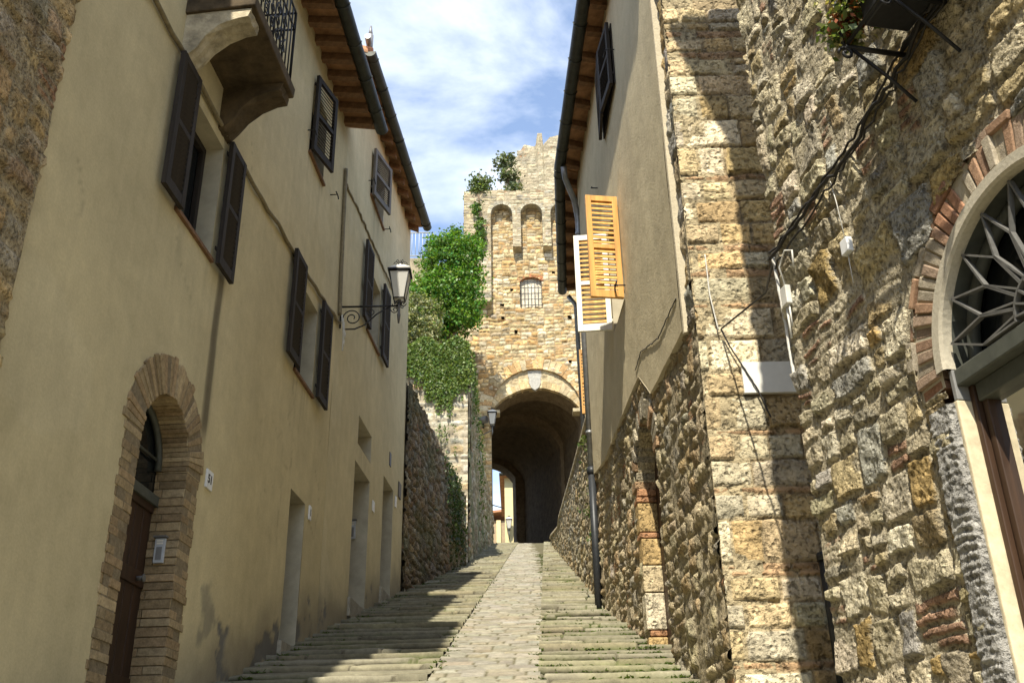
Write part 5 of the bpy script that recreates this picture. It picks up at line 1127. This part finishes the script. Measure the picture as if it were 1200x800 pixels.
# ------------------------------------------------------------------ foreground stone house on the right
SF = -0.213; PFg = plane(1.615-SF*5.33, SF, -1)
HF = thing('rubble_house', 'large rough stone house with arched fanlight door, nearest on the right', 'house', PFg(3, float(gz(3))))
AF = (3.455, 1.78, .64)
us = lines(-3.0, 5.33, .008, [AF[0]-AF[2], AF[0]+AF[2]], segs=[(2.3, .08), (3.0, .03), (3.9, .011), (5.33, .008)]); zs = lines(-2.6, 10.6, .008, [AF[1]], segs=[(0, .06), (3.6, .008), (4.8, .011), (7, .03), (10.6, .08)])
U, Z = np.meshgrid(us, zs, indexing='ij'); U, Z = arch_snap(U, Z, *AF, .008); uc, zc = cellc(U), cellc(Z); keep = ~in_arch(uc, zc, *AF) & ~((zc > 1.70) & (np.hypot(uc-AF[0], zc-AF[1]) < AF[2]+.155))
st = pack_rubble(9.0, 13.9, .13, .42, .10, .32, np.random.default_rng(91), .13)
h, C = masonry(U, Z, st, 92, fill=.36, tint=.16, depth=.027, gap=.009, warp=.032, wscale=.20, bevel=.007, rc=.024, gapvar=1.8, facet=.12, pal=[(.50, .44, .30), (.56, .50, .37), (.43, .35, .20), (.40, .38, .33), (.42, .30, .13)], palw=[.38, .26, .2, .10, .06], mortar=(.45, .395, .28), rough=.011, brickc=(.36, .225, .15), res=.008)
sheet('wall', *PFg.A(U, Z, h), M_RUBBLE, HF, keep=keep, color=C)
mb = MB(); mb.cur = (.4, .35, .25)
e = PFg(5.31, 0, -.02); mb.box(e.x, 7, e.y-.03, e.y, -1, 10.4); mb.box(6.9, 7.0, -3, 5.3, -3, 12); mb.quad(PFg(-3, -3, -.02), PFg(-3, 10.6, -.02), (7, -3, 10.6), (7, -3, -3)); mb.build('side_wall', M_FARSTONE, HF)
mb = MB(); mb.cur = (.018, .016, .014)                            # hall behind the door, walls coloured near-black to paint in its gloom
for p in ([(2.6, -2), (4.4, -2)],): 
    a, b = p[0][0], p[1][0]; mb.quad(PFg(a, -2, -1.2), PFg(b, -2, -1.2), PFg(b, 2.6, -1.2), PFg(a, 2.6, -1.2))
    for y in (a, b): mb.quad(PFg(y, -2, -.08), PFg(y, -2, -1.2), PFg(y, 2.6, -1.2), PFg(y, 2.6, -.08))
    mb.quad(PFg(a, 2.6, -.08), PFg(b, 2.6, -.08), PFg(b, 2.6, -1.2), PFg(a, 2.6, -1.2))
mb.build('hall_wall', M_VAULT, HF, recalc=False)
mb = MB(); up = Vector((0, 0, .12)); q = [PFg(-3.2, 10.45, .42), PFg(5.45, 10.45, .42), Vector((7, 5.6, 12)), Vector((7, -3.2, 12))]; mb.hexa(q+[p+up for p in q]); mb.build('roof', M_TILE, HF)
# brick arch, thin rendered ring
rng = np.random.default_rng(33); FB = [(.31, .20, .135), (.35, .22, .14), (.30, .22, .16), (.38, .33, .25), (.33, .18, .11)]
yc, zs_, r = AF
mb = MB(); voussoirs(mb, PFg, yc, zs_, r+.005, r+.15, -.10, math.pi+.1, 44, -.12, .022, FB, rng, .16, .006); voussoirs(mb, PFg, yc, zs_, r+.158, r+.20, .1, math.pi*.55, 9, -.05, .026, FB, rng, .06, .006); mb.build('brick_arch', M_BRICK, HF, .005)
mb = MB(); mb.cur = (.44, .39, .29)
for i in range(40):
    a, b = -.1+(math.pi+.2)*i/40, -.1+(math.pi+.2)*(i+1)/40; f = lambda an, rr, hh: PFg(yc+rr*math.cos(an), zs_+rr*math.sin(an), hh); mb.quad(f(a, r-.01, .012), f(b, r-.01, .012), f(b, r+.17, .012), f(a, r+.17, .012))
mb.build('mortar', M_PLASTER_G, HF, recalc=False)
RI = .58
mb = MB(); n = 48; vs = []; fs = []
for i in range(n+1):
    an = math.pi*i/n; f = lambda rr, hh: PFg(yc+rr*math.cos(an), zs_+rr*math.sin(an), hh); vs += [f(RI, -.02), f(RI, .024), f(RI+.012, .036), f(r, .036), f(r+.008, -.02)]
for i in range(n):
    for q in range(4): fs.append((i*5+q, i*5+q+1, (i+1)*5+q+1, (i+1)*5+q))
mb.add(vs, fs, False); mb.build('arch_ring', M_RING, HF, recalc=False)
for s in (-1, 1):                                              # grey rendered reveal just below the springing, cream below it
    a, b = sorted((yc+s*RI, yc+s*(RI+.025))); mb = MB(); mb.pbox(PFg, a, b, 1.64, 1.778, -.16, .004); mb.build('reveal_render', M_GREYREVEAL, HF, .004)
    a, b = sorted((yc+s*RI, yc+s*(r+.0))); mb = MB(); mb.pbox(PFg, a, b, -2, 1.638, -.16, .010); mb.build('door_reveal', M_REVEAL, HF, .006)
# tooled jamb stone with chisel ridges
for s, nm in ((1, 'jamb_stone'), (-1, 'jamb_stone')):
    a, b = sorted((yc+s*(RI+.015), yc+s*(RI+.185))); us = lines(a, b, .006); zs = lines(-1.6, 1.63, .006); U, Z = np.meshgrid(us, zs, indexing='ij')
    ph = Z*(2*math.pi/.038)+1.6*fbm(U, Z, .12, 3, 5)+1.1*np.sin(U*30)+2.2*fbm(U, Z, .5, 2, 7)
    ed = np.minimum(U-a, b-U); pr = smooth(0, .02, ed-.008*fbm(U, Z, .06, 3, 9)); H = .012+pr*(.028+.0055*np.sin(ph)*(.5+.9*fbm(U, Z, .07, 3, 11))+.008*fbm(U, Z, .035, 3, 12)+.01*fbm(U, Z, .3, 3, 13))
    C = np.array((.34, .33, .305))*(1+.15*fbm(U, Z, .2, 4, 15)[..., None]); sheet(nm, *PFg.A(U, Z, H), M_RUBBLE, HF, color=C)
# door: wooden frame, transom, fanlight with iron rays, glazed leaves, curtain
DD = -.055
DOOR = None
mb = MB()
for s in (-1, 1):
    a, b = sorted((yc+s*RI, yc+s*(RI-.030))); mb.pbox(PFg, a, b, -2, 1.70, DD-.07, DD)
    a, b = sorted((yc+s*(RI-.034), yc+s*(RI-.068))); mb.pbox(PFg, a, b, -2, 1.66, DD-.09, DD-.025)
mb.pbox(PFg, yc-.045, yc+.045, -2, 1.66, DD-.09, DD-.02); mb.pbox(PFg, yc-RI+.07, yc+RI-.07, -.9, -.3, DD-.09, DD-.03)
DOOR = mb.build('door', M_FRAMEWOOD, HF, .006)
mb = MB(); mb.pbox(PFg, yc-RI, yc+RI, 1.70, 1.775, DD-.08, DD+.05); mb.pbox(PFg, yc-RI+.035, yc+RI-.035, 1.62, 1.70, DD-.08, DD-.01); mb.build('transom', M_FRAMEGREEN, DOOR, .006)
mb = MB(); mb.quad(PFg(yc-RI, -1, DD-.06), PFg(yc+RI, -1, DD-.06), PFg(yc+RI, 1.66, DD-.06), PFg(yc-RI, 1.66, DD-.06)); mb.build('pane', M_CLEAR, DOOR, recalc=False)
mb = MB(); n = 30; us = np.linspace(yc-.44, yc+.40, 40); zs = np.linspace(-.6, 1.20, 20); U, Z = np.meshgrid(us, zs, indexing='ij'); Hc = DD-.10+.014*np.sin(U*70+2*np.sin(Z*2))+.006*np.sin(U*31)
sheet('curtain', *PFg.A(U, Z+.04*np.sin(U*4), Hc), M_CLOTH, DOOR)
mb = MB(); n = 32; mb.add([PFg(yc+(RI-.01)*math.cos(math.pi*i/n), zs_+(RI-.01)*math.sin(math.pi*i/n), DD-.09) for i in range(n+1)], [tuple(range(n+1))]); FL = mb.build('fanlight', M_PANE, DOOR, recalc=False)
mb = MB(); mb.tube([PFg(yc+(RI-.03)*math.cos(math.pi*i/n), zs_+(RI-.03)*math.sin(math.pi*i/n), DD-.05) for i in range(n+1)], .03, 8)
for i in range(n):
    a, b = math.pi*i/n, math.pi*(i+1)/n; g = lambda an, hh: PFg(yc+(RI+.002)*math.cos(an), zs_+(RI+.002)*math.sin(an), hh); mb.quad(g(a, -.019), g(b, -.019), g(b, DD-.1), g(a, DD-.1))
mb.build('fanlight_frame', M_FRAMEGREEN, FL, recalc=False)
mb = MB(); hb = -.012
def fp(rr, an): return PFg(yc+rr*math.cos(an), zs_+.01+rr*math.sin(an), hb)
def ray_(a, b): # flat iron bar, edge on
    d = (b-a); o = PFg.N*.012; s = d.cross(PFg.N).normalized()*.0045; mb.hexa([a-s-o, a+s-o, b+s-o, b-s-o, a-s+o, a+s+o, b+s+o, b-s+o])
NR = 9; RO = RI-.02
for q in (.155, .045): 
    pts = [fp(q, math.pi*i/20) for i in range(21)]
    for a, b in zip(pts, pts[1:]): ray_(a, b)
for i in range(NR):
    c = math.pi*(i+.5)/NR; w2 = math.pi/NR/2
    ray_(fp(.155, c-w2*.9), fp(.36, c-w2*.98)); ray_(fp(.155, c+w2*.9), fp(.36, c+w2*.98)); ray_(fp(.36, c-w2*.98), fp(RO, c)); ray_(fp(.36, c+w2*.98), fp(RO, c)); ray_(fp(.155, c-w2*.2), fp(.05, c-w2*.2)); ray_(fp(.155, c), fp(.36, c-w2*.98))
mb.build('iron_rays', M_GREYIRON, FL)
mb = MB(); mb.cur = (.36, .34, .28); mb.pbox(PFg, yc-.75, yc+.75, -1.6, float(gz(yc))+.02, -.3, .12); mb.build('threshold', M_PAVE, HF, .01)

# ------------------------------------------------------------------ things on the right walls
mb = MB(); mb.box(1.915, 2.375, 7.82, 7.86, 3.275, 3.555); tag(mb.build('marble_plaque', M_MARBLE, None, .003), 'blank white marble plaque on the ashlar corner', 'plaque')
mb = MB(); o = PFg(4.56, 2.71, .06); mb.pbox(PFg, 4.53, 4.60, 2.67, 2.755, .025, .060); b = tag(mb.build('junction_box', M_WHITEPLASTIC, None, .006), 'small white plastic box on the rough stone wall left of the arched door', 'box')
mb = MB(); mb.tube([PFg(4.57, 2.75, .04), PFg(4.58, 3.0, .045), PFg(4.60, 3.14, .045)], .003, 5); mb.tube([PFg(4.57, 2.675, .04), PFg(4.57, 2.5, .04)], .003, 5); mb.build('wire', M_WHITECABLE, b)
mb = MB(); mb.pbox(PFg, 5.19, 5.26, 2.72, 2.84, .035, .07); b = tag(mb.build('cable_box', M_WHITECABLE, None, .006), 'white cable box at the left edge of the rough stone house', 'box')
mb = MB(); mb.tube([PFg(5.22, 2.83, .05), PFg(5.24, 2.98, .06), PFg(5.15, 3.04, .06), PFg(5.08, 3.0, .055), PFg(5.10, 2.9, .05)], .006, 6); mb.tube([PFg(5.21, 2.73, .05), PFg(5.21, 2.58, .05)], .006, 6); mb.tube([PFg(5.24, 2.73, .05), PFg(5.24, 2.52, .05)], .007, 6); mb.build('conduit', M_WHITECABLE, b)
cable([PFg(5.36, 3.14, .04), PFg(4.9, 3.16, .05), PFg(4.3, 3.22, .05), PFg(3.8, 3.34, .05), PFg(3.2, 3.50, .05)], .007, M_CABLE, 'upper black cable climbing across the rough stone house', wig=.012, seed=11)
cable([PFg(5.34, 3.10, .05), PFg(4.9, 3.13, .06), PFg(4.3, 3.18, .06), PFg(3.8, 3.30, .06), PFg(3.2, 3.44, .06)], .010, M_CABLE, 'thick middle black cable of the bundle on the rough stone house', wig=.014, seed=12)
cable([PFg(5.30, 3.02, .05), PFg(4.9, 3.07, .055), PFg(4.3, 3.14, .055), PFg(3.8, 3.25, .055), PFg(3.2, 3.39, .055)], .006, M_CABLE, 'thin lower cable of the bundle on the rough stone house', wig=.016, seed=13)
cable([PFg(5.35, 3.12, .03), PFg(5.34, 2.7, .02), PFg(5.33, 2.3, .02)], .010, M_WHITECABLE, 'pale cable dropping down the corner of the rough stone house', wig=.004, seed=14)
cable([PFg(5.34, 3.13, .02), (1.86, 6.6, 3.55), (1.78, 7.80, 3.86)], .008, M_CABLE, 'tensioned wire from the rough stone house to the ashlar corner', 'tension_wire', 0, 15)
cable([(1.78, 7.81, 3.86), (1.84, 7.82, 3.70), (2.02, 7.80, 3.30), (2.10, 7.81, 3.05)], .007, M_CABLE, 'thin dark cable running down over the marble plaque', wig=.003, seed=16)
cable([(1.72, 7.82, 4.60), (1.72, 7.82, 4.2), (1.76, 7.82, 3.86)], .006, M_WHITECABLE, 'thin pale wire on the sunny ashlar blocks', wig=.002, seed=17)
mb = MB(); mb.tube([(2.36, 7.78, 1.9), (2.36, 7.78, .9)], .055, 10); mb.tube([(2.36, 7.78, 1.86), (2.36, 7.78, 1.92)], .065, 10); mb.box(2.34, 2.38, 7.80, 7.88, 1.5, 1.54); tag(mb.build('drain_pipe', M_CASTIRON), 'short dark drain pipe in the shadow between the two right houses', 'pipe')
cable([Pp(8.25, 4.40, .004), Pp(9.2, 4.46, .004), Pp(10.2, 4.78, .004), Pp(10.6, 4.74, .004)], .006, M_CABLE, 'thin dark cable running along the foot of the right plaster wall', wig=.004, seed=18)

# flower box on an iron bracket, top right
def PFl(y, z, h): return PFg(y-.30, z-.36, h*.88)
t = thing('flower_box', 'dark planter of red and green plants on a scrolled iron bracket at top right', 'planter', PFl(3.9, 3.7, .15))
mb = MB(); mb.pbox(PFl, 3.35, 4.02, 3.72, 3.98, .08, .34); mb.build('trough', M_IRON, t, .01)
mb = MB()
for u in (4.14, 3.80, 3.4): 
    mb.tube([PFl(u, 3.70, .0), PFl(u, 3.70, .38)], .014, 6); mb.tube([PFl(u, 3.42, .02), PFl(u, 3.55, .16), PFl(u, 3.69, .34)], .009, 6); scroll(mb, PFl(u, 3.66, .38), PFg.N, Vector((0, 0, 1)), .04, 1.3, .008, 14)
for z, hh in ((3.71, .37), (3.96, .37), (3.71, .05)): mb.tube([PFl(4.16, z, hh), PFl(3.3, z, hh)], .010, 6)
for u in (4.16,): mb.tube([PFl(u, 3.70, .37), PFl(u, 4.0, .37), PFl(u, 4.0, .02)], .010, 6)
mb.build('bracket', M_IRON, t)
def pc(y, z, hh): return tuple(PFl(y, z, hh))
bl = [(pc(4.02, 3.95, .28), (.16, .12, .12)), (pc(3.75, 4.0, .25), (.2, .12, .1)), (pc(4.14, 3.82, .36), (.07, .07, .12))]
leaf_obj('plant', crown(bl, 800, .045, (.12, .16, .05), 351, .06)+crown(bl, 300, .04, (.22, .07, .03), 352, .05, hue=.02)+crown(bl, 200, .035, (.42, .38, .18), 353, .05), t)
mb = MB()
for i in range(9): a = PFl(4.05-.05*i, 3.9, .3); mb.tube([a, a+Vector((random.uniform(-.04, .04), 0, .12))], .005, 5)
mb.build('stem', M_BARK, t)
# little plants at the foot of the brick doorway
tuft('doorstep_plant', 'small green plant at the foot of the brick arched door', 'plant', tuple(PL(7.75, float(gz(7.7))+.02, -.12)), [(tuple(PL(7.72, float(gz(7.7))+.10, -.12)), (.12, .12, .09))], 300, .05, (.07, .11, .03), 361, [tuple(PL(7.8, float(gz(7.7))+.15, -.1))], clump=.06)
